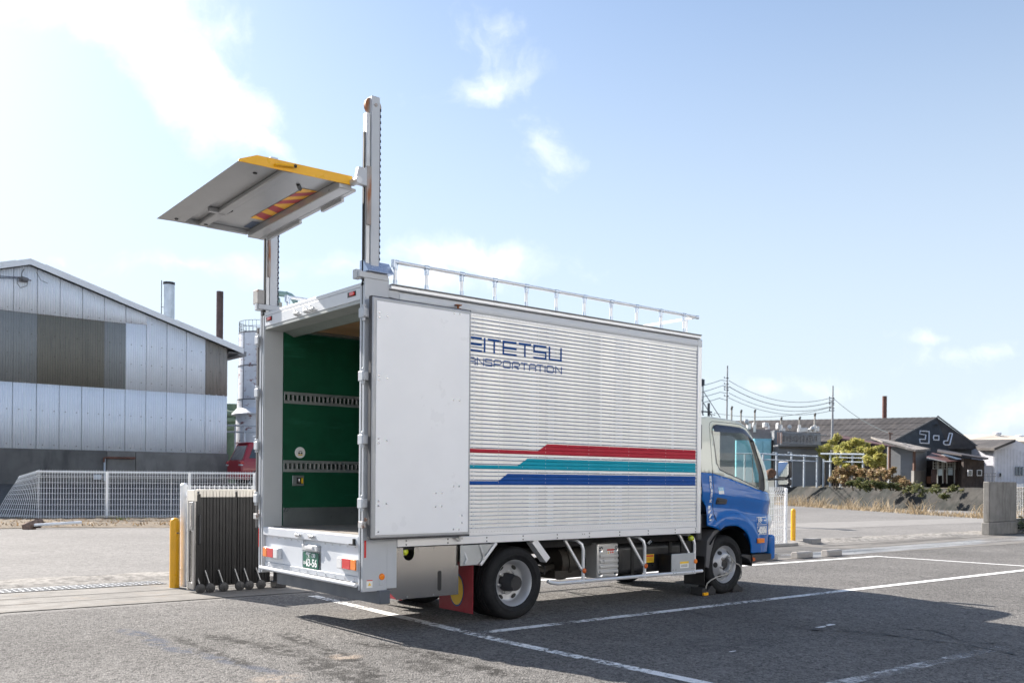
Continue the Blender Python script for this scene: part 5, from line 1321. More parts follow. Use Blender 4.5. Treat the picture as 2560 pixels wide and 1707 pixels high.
# concrete plinth in cast lifts, body, roof
plm_ = pm('plinth_concrete', (.145, .142, .138), .9, var=.18, scale=.8, bump=.3, dirt=(.09, .09, .088), dscale=1.2, dlo=.46, dhi=.72, stretch=(1.6, 1, .35))
plm2 = pm('plinth_concrete_pale', (.20, .195, .187), .9, var=.15, scale=1.2, bump=.3, dirt=(.15, .145, .14), dscale=1.6, dlo=.5, dhi=.72, stretch=(1.6, 1, .45))
for a, b, m in ((-4.3, 5.62, plm_), (5.64, 6.62, plm2), (6.64, 10.12, plm2)):
    MB().box(wx(a), wx(b), WALL_Y - (.10 if m is plm_ else .08), WALL_Y + .2, 1.0, wz(2.40)).build('plinth', m, wh_, bevel=.01)
MB().box(wx(-4.3), wx(10.0), WALL_Y - .3, WALL_Y - .1, 1.0, 1.28).build('footing', plm_, wh_, bevel=.02)
body = MB().prism([(wx(-4.2), WALL_Y + .06, 1.0), (wx(10.05), WALL_Y + .06, 1.0), (wx(10.05), WALL_Y + .06, wz(rz(10.05) - .05)), (wx(3.07), WALL_Y + .06, wz(8.5)), (wx(-4.2), WALL_Y + .06, wz(rz(-4.2) - .05))], (0, 24, 0)); body.build('building_body', pm('backing_dark', (.22, .235, .26), .8), wh_)
roofm = pm('roof_sheet', (.50, .52, .56), .6, var=.1, scale=1)
for X0, X1 in ((3.07, 10.62), (3.07, -4.5)):
    sl_ = lambda X: 8.77 - .307 * abs(X - 3.07)
    mb = MB(); mb.prism([(wx(X0), WALL_Y - .30, wz(sl_(X0) + .02)), (wx(X1), WALL_Y - .30, wz(sl_(X1) + .02)), (wx(X1), WALL_Y - .30, wz(sl_(X1) - .05)), (wx(X0), WALL_Y - .30, wz(sl_(X0) - .05))], (0, 24.6, 0)); mb.build('roof', roofm, wh_)
    seg = [X0, X0 + .45 * (1 if X1 > X0 else -1), X0 + (X1 - X0) * .38, X0 + (X1 - X0) * .65, X1]
    for k, (a, b) in enumerate(zip(seg, seg[1:])):
        u = .018 * (k % 2)
        mb = MB(); mb.prism([(wx(a), WALL_Y - .345 - u, wz(sl_(a) + .04 + u)), (wx(b), WALL_Y - .345 - u, wz(sl_(b) + .04 + u)), (wx(b), WALL_Y - .345 - u, wz(sl_(b) - .16)), (wx(a), WALL_Y - .345 - u, wz(sl_(a) - .16))], (0, .04, 0)); mb.build('verge_board', sheetm('verge', (.86, .88, .91), (.78, .80, .83)), wh_)
MB().box(wx(10.45), wx(10.78), WALL_Y - .2, WALL_Y + 24, wz(6.22), wz(6.40)).build('gutter', pm('gutter_grey', (.25, .26, .28), .6), wh_)
MB().box(wx(10.08), wx(10.5), WALL_Y - .2, WALL_Y + 24, wz(6.30), wz(6.33)).build('soffit', pm('soffit_grey', (.2, .21, .22), .7), wh_)
p = lambda x, y: onY(0 + x / 3.136, 600 + y / 3.136, WALL_Y - .25)
mb = MB(); mb.cyl(p(170, 300), p(220, 318), .10, 10); mb.box(*(lambda a, b: (a.x, b.x, WALL_Y - .2, WALL_Y - .1, b.z, a.z))(p(150, 285), p(215, 330))); mb.beam(p(160, 300), p(245, 318), .05, .05); mb.tube([p(190, 225), p(170, 260), p(168, 300)], .02, 5); mb.tube([p(135, 300), p(135, 340), p(160, 375), p(210, 360), p(215, 335)], .015, 5); mb.tube([p(285, 250), p(320, 315), p(375, 340)], .012, 5)
mb.build('cable_bracket', pm('bracket_grey', (.18, .18, .19), .5, .3), wh_)
p2_ = lambda x, y: onY(0 + x / 3.136, 1050 + y / 3.136, WALL_Y - .22)
mb = MB(); mb.tube([p2_(820, 480), p2_(820, 300)], .045, 8); mb.build('drain_pipe', pm('pipe_pale', (.45, .5, .56), .5), wh_, smooth=True)
mb = MB(); mb.tube([p2_(815, 330), p2_(818, 296), p2_(840, 293), p2_(1060, 297)], .055, 8); mb.build('drain_pipe', pm('pipe_rust', (.14, .065, .045), .7, var=.3), wh_, smooth=True)
MB().box(*(lambda a, b: (a.x, b.x, WALL_Y - .3, WALL_Y - .15, b.z, a.z))(p2_(735, 425), p2_(790, 465))).build('meter_box', pm('meter_pale', (.5, .55, .62), .5), wh_, bevel=.01)
for i, (ya, yb_) in enumerate(((690, 693), (698, 701))):
    a = p(0, 285 + 14 * i); b = p(150, 292 + 8 * i); a2 = a + (a - b) * 6
    t = MB().tube([a2 + Vector((0, -20, .6)), a, b], .018, 5).build('power_line', pm('wire_black', (.03, .03, .035), .6)); tag(t, ('upper' if i == 0 else 'lower') + ' of two thin cables reaching the bracket on the warehouse gable', 'cable')

# chimneys behind it
def pole_px(px0, px1, yt_, yb_, depth, name, label, cat, mat, n=20, par=None, cap=None):
    a = far((px0 + px1) / 2, yt_, depth); b = far((px0 + px1) / 2 - .006 * (yb_ - yt_), yb_, depth); r = (px1 - px0) / 2 / FOC * depth
    t = thing(name, (b.x, b.y, 0), label, cat)
    mb = MB(); mb.tube([(b.x, b.y, 1.0), (b.x, b.y, a.z)], r, n); mb.build('flue', mat, t, smooth=True, ang=50)
    return t, a, r
t, a, r = pole_px(409, 436, 707, 830, 52, 'chimney', 'silver flue with a dark rim behind the left warehouse roof', 'chimney', pm('flue_silver', (.55, .60, .65), .4, .5, var=.12, stretch=None))
mb = MB(); mb.lathe((a.x, a.y, a.z), (0, 0, 1), [(r * 1.02, -.12), (r * 1.06, -.10), (r * 1.06, .02), (r * .9, .02), (r * .9, -.1)], 24); mb.build('rim', inkk, t)
mb = MB(); mb.tube([(a.x - r * 1.35, a.y, 5), (a.x - r * 1.35, a.y, a.z + .08)], .025, 5); mb.beam((a.x - r * 1.35, a.y, a.z - 1.4), (a.x - r, a.y, a.z - 1.4), .03, .03); mb.build('lightning_rod', inkk, t)
t, a, r = pole_px(541, 558, 729, 880, 50, 'chimney', 'slim rusty brown flue at the low end of the left warehouse roof', 'chimney', pm('flue_brown', (.085, .055, .05), .7, var=.25, dirt=(.16, .05, .035), dscale=.8, stretch=(1, 1, .3)))

# silo and plant beside the truck
D_ = 60
sc_ = far(655, 1100, D_)
silo = thing('silo', (sc_.x, sc_.y, 1.1), 'peeling white steel silo with a railing on top, beside the truck', 'silo')
zpx = lambda y, d=D_: CZ + (1196.5 - y) / FOC * d
silom = pm('silo_paint', (.62, .64, .68), .6, var=.08, scale=1.5, dirt=(.20, .06, .055), dscale=1.5, dlo=.575, dhi=.64, stretch=(1, 1, 2.6))
rr = 57 / FOC * D_
rings = [(837, 919, rr), (919, 1002, rr * 1.02), (1002, 1023, rr * 1.06)]
for y0, y1, r in rings:
    for k in range(8):
        mb = MB(); a0 = k * math.pi / 4 + .25
        mb.grid([[(sc_.x + r * math.cos(a0 + math.pi / 4 * j / 5), sc_.y + r * math.sin(a0 + math.pi / 4 * j / 5), zpx(y)) for j in range(6)] for y in (y1, y0 + .4)]); mb.build('silo_plate', silom, silo, smooth=True, ang=40)
mb = MB()
for k in range(8):
    a0 = k * math.pi / 4 + .25
    for (y0, y1, r) in rings: mb.tube([(sc_.x + r * math.cos(a0), sc_.y + r * math.sin(a0), zpx(y1)), (sc_.x + r * math.cos(a0), sc_.y + r * math.sin(a0), zpx(y0))], .03, 4)
for y, r in ((837, rr), (919, rr * 1.02), (1002, rr * 1.05)):
    mb.tube([(sc_.x + r * math.cos(2 * math.pi * k / 24), sc_.y + r * math.sin(2 * math.pi * k / 24), zpx(y)) for k in range(25)], .05, 4)
mb.build('seam_flange', pm('flange_dark', (.12, .12, .13), .6), silo)
MB().lathe((sc_.x, sc_.y, 0), (0, 0, 1), [(rr * 1.06, zpx(1023)), (rr * 1.30, zpx(1037)), (rr * 1.30, zpx(1039)), (rr * 1.12, zpx(1040)), (rr * 1.12, 1.0)], 24).build('silo_base', silom, silo, smooth=True, ang=30)
MB().lathe((sc_.x, sc_.y, zpx(837)), (0, 0, 1), [(rr, 0), (0, .3)], 24).build('silo_top', silom, silo)
mb = MB()
for k in range(36):
    a0 = 2 * math.pi * k / 36; mb.tube([(sc_.x + rr * math.cos(a0), sc_.y + rr * math.sin(a0), zpx(837)), (sc_.x + rr * math.cos(a0), sc_.y + rr * math.sin(a0), zpx(809))], .014, 4)
for y in (809, 823): mb.tube([(sc_.x + rr * math.cos(2 * math.pi * k / 36), sc_.y + rr * math.sin(2 * math.pi * k / 36), zpx(y)) for k in range(37)], .02, 4)
mb.build('top_railing', pm('rail_dark', (.15, .16, .18), .5), silo, kind='stuff')
greenp = pm('duct_green', (.28, .40, .36), .6, var=.12)
dt = thing('green_duct', tuple(far(700, 1100, 62)), 'pale green bent duct rising above the truck roof', 'duct')
q = lambda x, y, d=62: far(620 + x / 3.485, 640 + y / 3.485, d)
mb = MB(); mb.tube([q(190, 318), q(230, 322), q(330, 335), q(370, 348), q(395, 370), q(412, 400), q(415, 440), (q(415, 440).x, q(415, 440).y, 1.0)], .19, 14); mb.build('pipe', greenp, dt, smooth=True, ang=60)
mb = MB()
for a, b in ((q(232, 322), q(240, 323)), (q(330, 335), q(337, 337)), (q(413, 425), q(413, 434))): mb.cyl(a, b, .22, 14)
mb.build('flange', greenp, dt)
mb = MB(); mb.lathe(q(220, 395), (0, 0, 1), [(.0, .5), (.3, .42), (.45, .2), (.48, -.1), (.48, -4)], 18); mb.build('hood', greenp, dt, smooth=True)
MB().box(*(lambda a: (a.x - .3, a.x + .3, a.y - .3, a.y + .3, a.z - 6, a.z))(q(245, 405))).build('duct_box', pm('box_beige', (.45, .42, .36), .7), dt, bevel=.02)
gk = far(582, 1020, 66)
gtank = thing('green_tank', (gk.x, gk.y, 1.1), 'dull green tank and pipes between the warehouse and the silo', 'tank')
gm2 = pm('tank_green', (.14, .20, .14), .7, var=.2)
MB().lathe((gk.x, gk.y, 0), (0, 0, 1), [(0, zpx(1011, 66)), (.55, zpx(1011, 66)), (.55, zpx(1026, 66)), (.75, zpx(1030, 66)), (.75, 1)], 20).build('vessel', gm2, gtank, smooth=True, ang=30)
mb = MB()
for yq in (1032, 1048, 1066): mb.tube([far(560, yq, 63), far(575, yq + 3, 63), far(592, yq + 2, 63), far(596, yq + 20, 63), far(596, 1200, 63)], .22, 10)
mb.build('pipe', gm2, gtank, smooth=True)
hr = thing('pipe_railing', tuple(far(600, 1180, 54)), 'grey pipe railing in front of the silo base', 'railing')
mb = MB()
for yq in (1061, 1077): mb.tube([far(560, yq + 2, 54), far(660, yq + 4, 54)], .05, 8)
for px in (562, 611, 588): mb.tube([far(px, 1060, 54), far(px, 1190, 54)], .05, 8)
mb.build('rail', pm('rail_galv', (.42, .45, .5), .5, .4), hr, smooth=True)

# ------------------------------------------------------------------ cars in the yard
def car(x, y, z, L, Wd, H, paint, label, fin=False):
    t = thing('parked_car', (x, y, z), label, 'car')
    hw = Wd / 2
    belt = H * .56
    secs = [(0, .38, .30, .80), (.03, .30, .27, .93), (.14, .26, .25, .99), (L * .5, .24, .22, 1.0), (L * .8, .24, .22, .98), (L * .95, .28, .24, .90), (L, .36, .30, .78)]
    rows = []
    for (xx, zb, z2, wf) in secs:
        w = hw * wf; zt = belt if xx < L * .72 else belt * (1 - .16 * (xx - L * .72) / (L * .28))
        ring = [(-w * .86, zb), (-w, zb + .12), (-w * 1.0, zt * .62), (-w * .985, zt * .8), (-w * .94, zt), (w * .94, zt), (w * .985, zt * .8), (w, zt * .62), (w, zb + .12), (w * .86, zb)]
        rows.append([(x + xx, y + a, z + b) for a, b in ring] + [(x + xx, y - w * .86, z + zb)])
    mb = MB(); mb.grid(rows); mb.f.append(list(range(10))); mb.mi.append(0); b0 = len(mb.v) - 11; mb.f.append(list(range(b0 + 9, b0 - 1, -1))); mb.mi.append(0)
    mb.build('body', paint, t, smooth=True, ang=60, bevel=0)
    # greenhouse: pillars and roof around dark glass
    xr, xf = .10, L * .70
    g0 = [(xr, hw * .93), (xf + .35, hw * .93)]; rt = [(xr + .38, hw * .74), (xf - .55, hw * .74)]
    mb = MB()
    vs = [(x + g0[0][0], y - g0[0][1], z + belt - .01), (x + g0[1][0], y - g0[1][1], z + belt - .03), (x + g0[1][0], y + g0[1][1], z + belt - .03), (x + g0[0][0], y + g0[0][1], z + belt - .01),
          (x + rt[0][0], y - rt[0][1], z + H - .04), (x + rt[1][0], y - rt[1][1], z + H - .04), (x + rt[1][0], y + rt[1][1], z + H - .04), (x + rt[0][0], y + rt[0][1], z + H - .04)]
    mb.add(vs, [(0, 1, 5, 4), (1, 2, 6, 5), (2, 3, 7, 6), (3, 0, 4, 7), (4, 5, 6, 7)]); mb.build('cabin', paint, t, bevel=.05, seg=3)
    mb = MB(); mb.box(x + rt[0][0] - .15, x + rt[1][0] + .1, y - hw * .72, y + hw * .72, z + H - .055, z + H); mb.build('roof', paint, t, bevel=.035, seg=3)
    V = [Vector(v) for v in vs]
    def pane(a, b, c, d, u0, u1, v0, v1, name, nrm):
        P_ = lambda u, v: (V[a] * (1 - u) + V[b] * u) * (1 - v) + (V[d] * (1 - u) + V[c] * u) * v
        n = (V[b] - V[a]).cross(V[d] - V[a]).normalized() * .012
        mb = MB(); q4 = [P_(u0, v0), P_(u1, v0), P_(u1 - .015, v1), P_(u0 + .03, v1)]
        mb.prism([p_ + n for p_ in q4], -n * .6); mb.build(name, pm('car_glass', (.012, .016, .022), .04, coat=1., var=0), t, bevel=.012)
    pane(0, 1, 5, 4, .07, .27, .16, .82, 'window', 1); pane(0, 1, 5, 4, .32, .56, .10, .86, 'window', 1); pane(0, 1, 5, 4, .60, .90, .10, .86, 'window', 1)
    pane(3, 0, 4, 7, .08, .92, .06, .86, 'rear_window', 1); pane(2, 1, 5, 6, .06, .94, .08, .9, 'windscreen', 1)
    for s_ in (-1, 1):
        mb = MB(); mb.box(x - .03, x + .16, *sorted((y + s_ * hw * .70, y + s_ * hw * .955)), z + belt * .86, z + belt * .99); mb.build('tail_lamp', pm('car_lamp_red', (.45, .01, .015), .08, coat=1.), t, bevel=.03)
        mb = MB(); mb.box(x - .032, x + .10, *sorted((y + s_ * hw * .66, y + s_ * hw * .962)), z + belt * .80, z + belt * .855); mb.build('tail_lamp', pm('car_lamp_clear', (.7, .7, .72), .1, coat=1.), t, bevel=.015)
        for xx in (.85, L - .85):
            mb = MB(); mb.lathe((x + xx, y + s_ * (hw - .0), z + .34), (0, s_, 0), [(.40, -.10), (.41, .004), (.36, .006), (.36, -.10)], 30); mb.build('wheel_arch', inkk, t)
            mb = MB(); mb.lathe((x + xx, y + s_ * (hw - .02), z + .335), (0, s_, 0), [(.0, .0), (.20, .0), (.22, .03), (.235, .035), (.315, .03), (.335, .0), (.335, -.2), (0, -.2)], 30); w_ = mb.build('wheel', tyre_m, t, smooth=True, ang=40)
            mb = MB(); 
            for k in range(10):
                a = k * math.pi / 5; c = Vector((x + xx, y + s_ * (hw + .012), z + .335)); mb.beam(c, c + Vector((math.cos(a), 0, math.sin(a))) * .21, .035, .02, (0, 1, 0))
            mb.lathe((x + xx, y + s_ * (hw + .012), z + .335), (0, s_, 0), [(.225, -.01), (.225, .012), (.205, .012), (.205, -.01)], 30); mb.build('rim', pm('alloy', (.6, .6, .62), .3, .7), w_)
    mb = MB(); mb.box(x - .05, x + .14, y - hw * .85, y + hw * .85, z + .30, z + .52); mb.build('bumper', paint, t, bevel=.04, seg=3)
    if fin:
        mb = MB(); mb.prism([(x + 1.2, y - .02, z + H - .02), (x + 1.42, y - .02, z + H - .02), (x + 1.28, y - .02, z + H + .22)], (0, .04, 0)); mb.build('antenna', inkk, t)
    return t
cp_ = far(604, 1150, 45)
car(cp_.x, cp_.y + .95, 1.13, 5.1, 1.9, 2.1, pm('car_red', (.32, .006, .02), .3, coat=.5, var=.02, rvar=0), 'dark red minivan parked at the corner of the pale warehouse')
car(cp_.x + 3.4, cp_.y + 6.5, 1.14, 5.2, 1.9, 2.72, pm('car_pale_blue', (.42, .52, .66), .2, coat=1., var=.02, rvar=0), 'pale blue van roof showing behind the red minivan', True)

# ================================================================== RIGHT BACKGROUND
GZ = 1.15
def zat(px, py, d): return far(px, py, d).z
def fwall(pts, back, name, mat, par, base=None, kind=None, bevel=0.):
    """vertical wall from image-measured corners [(px, ytop, depth)...]; bottoms at the far yard level"""
    top = [far(a, b, d) for a, b, d in pts]
    bz = GZ - .1 if base is None else base
    bot = [Vector((p_.x, p_.y, bz)) for p_ in top]
    away = Vector((vF.x, vF.y, 0)) * back
    n = len(top); mb = MB()
    mb.add([*bot, *top, *[b_ + away for b_ in bot], *[t_ + away for t_ in top]],
           [(i, i + 1, n + i + 1, n + i) for i in range(n - 1)] + [(3 * n + i, 3 * n + i + 1, 2 * n + i + 1, 2 * n + i) for i in range(n - 1)] + [(n + i, n + i + 1, 3 * n + i + 1, 3 * n + i) for i in range(n - 1)] + [(0, n, 3 * n, 2 * n), (n - 1, 3 * n - 1, 4 * n - 1, 2 * n - 1)])
    return mb.build(name, mat, par, bevel=bevel)
def froof(pts, name, mat, par, thick=.12, off=(0, 0, 0)):
    P_ = [far(a, b, d) + Vector(off) for a, b, d in pts]; mb = MB(); mb.prism(P_, (0, 0, -thick)); return mb.build(name, mat, par)
def fbox(px0, px1, y0, y1, d, dd, name, mat, par, bevel=.0):
    a = far(px0, y1, d); b = far(px1, y1, d); u = (b - a); u.z = 0; h = far(px0, y0, d).z - a.z; w = Vector((vF.x, vF.y, 0)) * dd
    mb = MB(); A_ = [a, a + u, a + u + w, a + w]; mb.add(A_ + [p_ + Vector((0, 0, h)) for p_ in A_], [(0, 3, 2, 1), (4, 5, 6, 7), (0, 1, 5, 4), (1, 2, 6, 5), (2, 3, 7, 6), (3, 0, 4, 7)])
    return mb.build(name, mat, par, bevel=bevel)
# plant building with exhaust stacks
eb = thing('plant_building', tuple(far(1990, 1205, 86)), 'grey plant building with a fan gallery and thin exhaust stacks on its roof', 'building')
greyw = pm('plant_grey', (.21, .22, .235), .8, var=.08, scale=.6, dirt=(.14, .09, .06), dscale=.5, dlo=.6, dhi=.75, stretch=(1, 1, .2))
fwall([(1936, 1075, 86), (2052, 1084, 84)], 9, 'wall', greyw, eb)
fwall([(1800, 1071, 90), (1937, 1073.5, 87)], 9, 'wall', pm('plant_mauve', (.22, .18, .185), .8, var=.08), eb)
fbox(1885, 1927, 1096, 1205, 85.6, .4, 'blue_cabinet', pm('cabinet_cyan', (.25, .55, .65), .5, var=.05), eb)
fbox(1887, 1906, 1101, 1203, 85.5, .1, 'cabinet_door', pm('cabinet_cyan2', (.30, .60, .70), .5), eb); fbox(1907.5, 1925, 1101, 1203, 85.5, .1, 'cabinet_door', pm('cabinet_cyan2', (.3, .6, .7)), eb)
fbox(1840, 1880, 1100, 1205, 86, .4, 'blue_cabinet', pm('cabinet_cyan', (.25, .5, .6)), eb)
fbox(1927.5, 1933, 1100, 1207, 86.0, .3, 'dark_gap', inkk, eb)  # black strip drawn for the dark gap beside the cabinet
fbox(1948, 2046, 1116, 1122, 83.9, .3, 'gallery_floor', pm('gallery_steel', (.16, .165, .18), .7), eb)
fbox(1945, 2050, 1111, 1115, 82.8, 1.5, 'gallery_floor', pm('gallery_steel', (.16, .165, .18)), eb)
fbox(1953, 2051, 1081, 1111, 84.4, .3, 'fan_bank', pm('fan_bank', (.12, .13, .15), .7), eb)
for px in (1960, 1975, 1990, 2007, 2024.5, 2043):
    c = far(px, 1096, 84.2); MB().lathe(c, tuple(-vF), [(0, .06), (.14, .06), (.22, .02), (.25, .02), (.26, .08), (.29, .08), (.29, 0)], 20).build('fan', inkk, eb)
mb = MB()
for k in range(30):
    px = 1946 + k * 3.6; mb.tube([far(px, 1112, 82.8), far(px, 1083 + (px - 1946) * .05, 82.8)], .028, 4)
mb.tube([far(1944, 1080, 82.8), far(2068, 1088, 82.6)], .04, 5); mb.tube([far(1944, 1105, 82.8), far(2054, 1112, 82.6)], .035, 5)
mb.build('gallery_railing', pm('rail_grey', (.20, .215, .24), .6), eb, kind='stuff')
mb = MB()
for px in (1944.5, 1950, 1954): mb.tube([far(px, 1108, 82.7), far(px, 1080, 82.7)], .04, 5)
mb.build('gallery_railing', pm('rail_rust', (.42, .24, .18), .7), eb)
stm = pm('stack_steel', (.36, .34, .31), .5, .5, var=.1)
for px, yt_ in ((1829, 1020), (1852.5, 1029), (1887, 1028), (1953, 1047), (1999, 1046), (2037, 1037)):
    mb = MB(); mb.tube([far(px - .5, 1080, 88), far(px, yt_, 88), far(px + 1.5, yt_ - 4, 88)], .085, 8); s_ = mb.build('exhaust_stack', stm, eb, smooth=True)
    mb = MB(); mb.tube([far(px + .2, yt_ + 3, 87.9), far(px + .3, yt_ - 1, 87.9), far(px + 2, yt_ - 4.5, 87.9)], .10, 8); mb.build('stack_tip', pm('stack_soot', (.06, .055, .05), .7), s_)
    mb = MB(); mb.tube([far(px - .5, 1080, 88), far(px - .4, 1062, 88)], .15, 8); mb.build('stack_base', pm('lagging', (.62, .62, .62), .4, .5), s_)
lag = pm('lagging', (.62, .62, .62), .4, .5)
for px, py, w, h in ((1915, 1060, 8, 9), (1922, 1066, 6, 7), (1874, 1065, 8, 14), (1888, 1060, 6, 10), (2010, 1072, 22, 6), (2045, 1071, 8, 11), (2028, 1074, 8, 8), (1960, 1072, 8, 4), (1921, 1064, 3, 14), (1946, 1064, 3, 15)):
    fbox(px - w / 2, px + w / 2, py - h / 2, py + 8, 88, .8, 'roof_unit', lag, eb, bevel=.06)
for px, py, r in ((1974, 1067, .21), (1866, 1053, .22), (2031, 1070, .2)):
    c = far(px, py, 87.6); mb = MB(); mb.lathe(c, (-.8, -.5, .2), [(0, .1), (r * .7, .12), (r, .02), (r, -.2), (r * .5, -.3), (.12, -.9)], 14); mb.build('blower', pm('blower_grey', (.5, .5, .5), .5, .4), eb, smooth=True)
# pipe fence along the canal
pf_ = thing('pipe_fence', tuple(far(2000, 1215, 80)), 'tall pale pipe fence along the far side of the canal', 'fence')
pw = pm('pipe_pale', (.60, .63, .68), .5)
tops = [(1862, 1132), (1908, 1133), (1941.5, 1131), (1979, 1133), (2010.5, 1136), (2043, 1138), (2059, 1147), (2076, 1135), (2102, 1136), (2131, 1137.5), (2158, 1137)]
pd = lambda px: 80 - max(0, px - 1940) / 220 * 6
for px, y in tops: MB().tube([far(px, y, pd(px)), far(px - .8, 1217, pd(px))], .085, 6).build('fence_post', pw, pf_, smooth=True)
for pts in ([(1840, 1133), (1908, 1134.5), (2045, 1141)], [(2052, 1134), (2161, 1135.5)], [(1890, 1148), (2045, 1153)], [(2085, 1143), (2163, 1145)], [(2060, 1153), (2160, 1155)]):
    MB().tube([far(a, b, pd(a) - .1) for a, b in pts], .07 if pts[0][1] < 1140 else .045, 6).build('fence_rail', pw, pf_, smooth=True)
for px in (1941.5, 1979): MB().box(*(lambda a: (a.x - .45, a.x + .05, a.y - .05, a.y + .05, a.z - .03, a.z + .05))(far(px - 1, 1131, 79.4))).build('fence_rail', pw, pf_)

# dark warehouse with the katakana outline
dw = thing('gabled_warehouse', tuple(far(2342, 1200, 76)), 'black gabled warehouse with white outlined katakana on its gable', 'warehouse')
tarw = pm('tarred_wall', (.046, .050, .057), .8, var=.25, scale=.5, dirt=(.075, .08, .085), dscale=.35, dlo=.5, dhi=.7)
roofd = pm('tarred_roof', (.055, .05, .05), .85, var=.3, scale=.35, dirt=(.085, .075, .07), dscale=.5, dlo=.52, dhi=.66, stretch=(1, 1, 2))
ga, gl_, gr_ = far(2342, 1045, 102), far(2236, 1102, 98), far(2450, 1124, 99)
rl_ = far(1800, 1055, 112); el_ = far(1800, 1108, 107)
Gb = lambda p_: Vector((p_.x, p_.y, GZ - .1))
mb = MB(); mb.quad(Gb(gl_), Gb(gr_), gr_, ga, gl_); mb.build('gable_wall', tarw, dw)
gn = (gr_ - gl_).cross(ga - gl_).normalized()
if gn.dot(vF) > 0: gn = -gn
nst = 34
def roofpt(u, v): # u along ridge 0..1, v from ridge to eave
    return (ga * (1 - u) + rl_ * u) * (1 - v) + (gl_ * (1 - u) + el_ * u) * v
for j in range(4):      # courses of roof sheets
    mb = MB(); rows = []
    for v in (j / 4, (j + 1.06) / 4):
        rows.append([tuple(roofpt(i / (nst * 2), min(1, v)) + Vector((0, 0, .12 + .02 * (i % 2) - .03 * j))) for i in range(nst * 2 + 1)])
    mb.grid(rows); mb.build('roof_course', roofd, dw)
mb = MB(); mb.quad(ga + Vector((0, 0, .1)), gr_ + Vector((0, 0, .1)), gr_ + (rl_ - ga) + Vector((0, 0, .1)), rl_ + Vector((0, 0, .1))); mb.build('roof_back', roofd, dw)
mb = MB(); mb.beam(ga + gn * .12, gl_ + gn * .12, .08, .16); mb.beam(ga + gn * .15 + Vector((0, 0, .12)), gr_ + gn * .15 + (gr_ - ga) * .03, .10, .16); mb.build('verge', pm('verge_dark', (.11, .11, .115), .7), dw)
mb = MB(); mb.quad(Gb(gl_), gl_, el_, Gb(el_)); mb.build('side_wall', tarw, dw)
def ong(x, y):
    d = ray(2080 + x / 4.9, 1030 + y / 4.9); return CAM + d * ((gl_ - CAM).dot(gn) / d.dot(gn)) + gn * .06
lw = pm('letter_white', (.66, .67, .71), .7)
for nm, pts in (('コ', [(1075, 235), (1188, 242), (1184, 388), (1076, 382), (1070, 335), (1140, 338), (1146, 283), (1072, 273)]), ('ー', [(1245, 292), (1308, 294), (1306, 347), (1243, 343), (1240, 315)]), ('ノ', [(1435, 262), (1472, 268), (1438, 405), (1385, 405), (1364, 390), (1368, 358), (1413, 354), (1430, 285)])):
    mb = MB(); P_ = [ong(*q_) for q_ in pts]
    mb.tube(P_ + [P_[0], P_[1]], .062, 5); mb.build('katakana', lw, dw)
mb = MB(); c = ong(1285, 158); mb.beam(c - Vector((.3, .0, 0)), c + Vector((.3, .1, 0)), .2, .12); mb.build('gable_lamp', inkk, dw)
t, a, r = pole_px(2206, 2217, 990, 1052, 116, 'chimney', 'rust red steel chimney rising behind the black warehouse roof', 'chimney', pm('flue_rust', (.12, .045, .032), .6, var=.25))
# sheds in front of it
shA = thing('tin_shed', tuple(far(2150, 1200, 69)), 'brown shed with a maroon tin roof behind the yellow bushes', 'shed')
maro = pm('tin_maroon', (.12, .055, .052), .7, var=.25, scale=1.2, dirt=(.17, .10, .08), dscale=.8)
woodd = pm('dark_boards', (.045, .034, .030), .85, var=.35, scale=2, stretch=None)
fwall([(2088, 1096, 87), (2211, 1117, 84)], .8, 'wall', woodd, shA)
froof([(2084, 1092, 85.5), (2243, 1117, 82), (2205, 1107, 88), (2085, 1084, 91)], 'roof', maro, shA)
shB = thing('grey_shed', tuple(far(2270, 1200, 66)), 'grey lean-to shed with a long patched roof before the black gable', 'shed')
gsh = pm('shed_grey', (.17, .18, .195), .8, var=.1, scale=.8, dirt=(.10, .10, .105), dscale=.7)
fwall([(2225, 1114, 67), (2286, 1124, 65.5)], .5, 'wall', gsh, shB)
fwall([(2289, 1126, 65.5), (2316.5, 1128, 66.5)], 4, 'wall', pm('shed_grey_side', (.22, .23, .245), .8, var=.1), shB)
fbox(2284.5, 1 + 2288, 1124, 1176, 65.2, .2, 'corner_post', pm('post_rust', (.11, .06, .045), .8), shB)
fwall([(2285, 1176, 65.2), (2314, 1177, 66)], 1.2, 'plinth', plm2, shB)
fbox(2222, 2227, 1116, 1190, 66.6, .2, 'corner_post', pm('post_rust', (.11, .06, .045)), shB)
patched = pm('patched_roof', (.20, .18, .165), .85, var=.3, scale=1.5, dirt=(.42, .40, .38), dscale=1.2, dlo=.55, dhi=.62)
froof([(2288, 1124, 64.8), (2326, 1121, 65.8), (2270, 1109, 71), (2177, 1091, 74), (2206, 1102, 66.5)], 'roof', patched, shB, .14)
mb = MB(); mb.tube([far(2225, 1100, 68), far(2225, 1084, 68)], .05, 5); mb.tube([far(2221, 1082, 68), far(2232, 1084, 68)], .05, 5); mb.build('vent_pipe', pm('post_rust', (.11, .06, .045)), shB)
shC = thing('lattice_shed', tuple(far(2360, 1200, 64)), 'open fronted wooden shed with lattice windows under a rusty tin canopy', 'shed')
fwall([(2317, 1150, 68), (2408, 1152, 67)], 3, 'wall', woodd, shC)
froof([(2315, 1142, 63.5), (2366, 1153, 63), (2408, 1150, 64), (2404, 1146, 66.5), (2330, 1131, 68)], 'canopy', maro, shC, .06)
froof([(2316.5, 1143, 63.2), (2366, 1154, 62.8), (2360, 1151.5, 63.6), (2318, 1141, 64)], 'canopy_edge', pm('tin_bright', (.50, .48, .46), .4, .4), shC, .05)
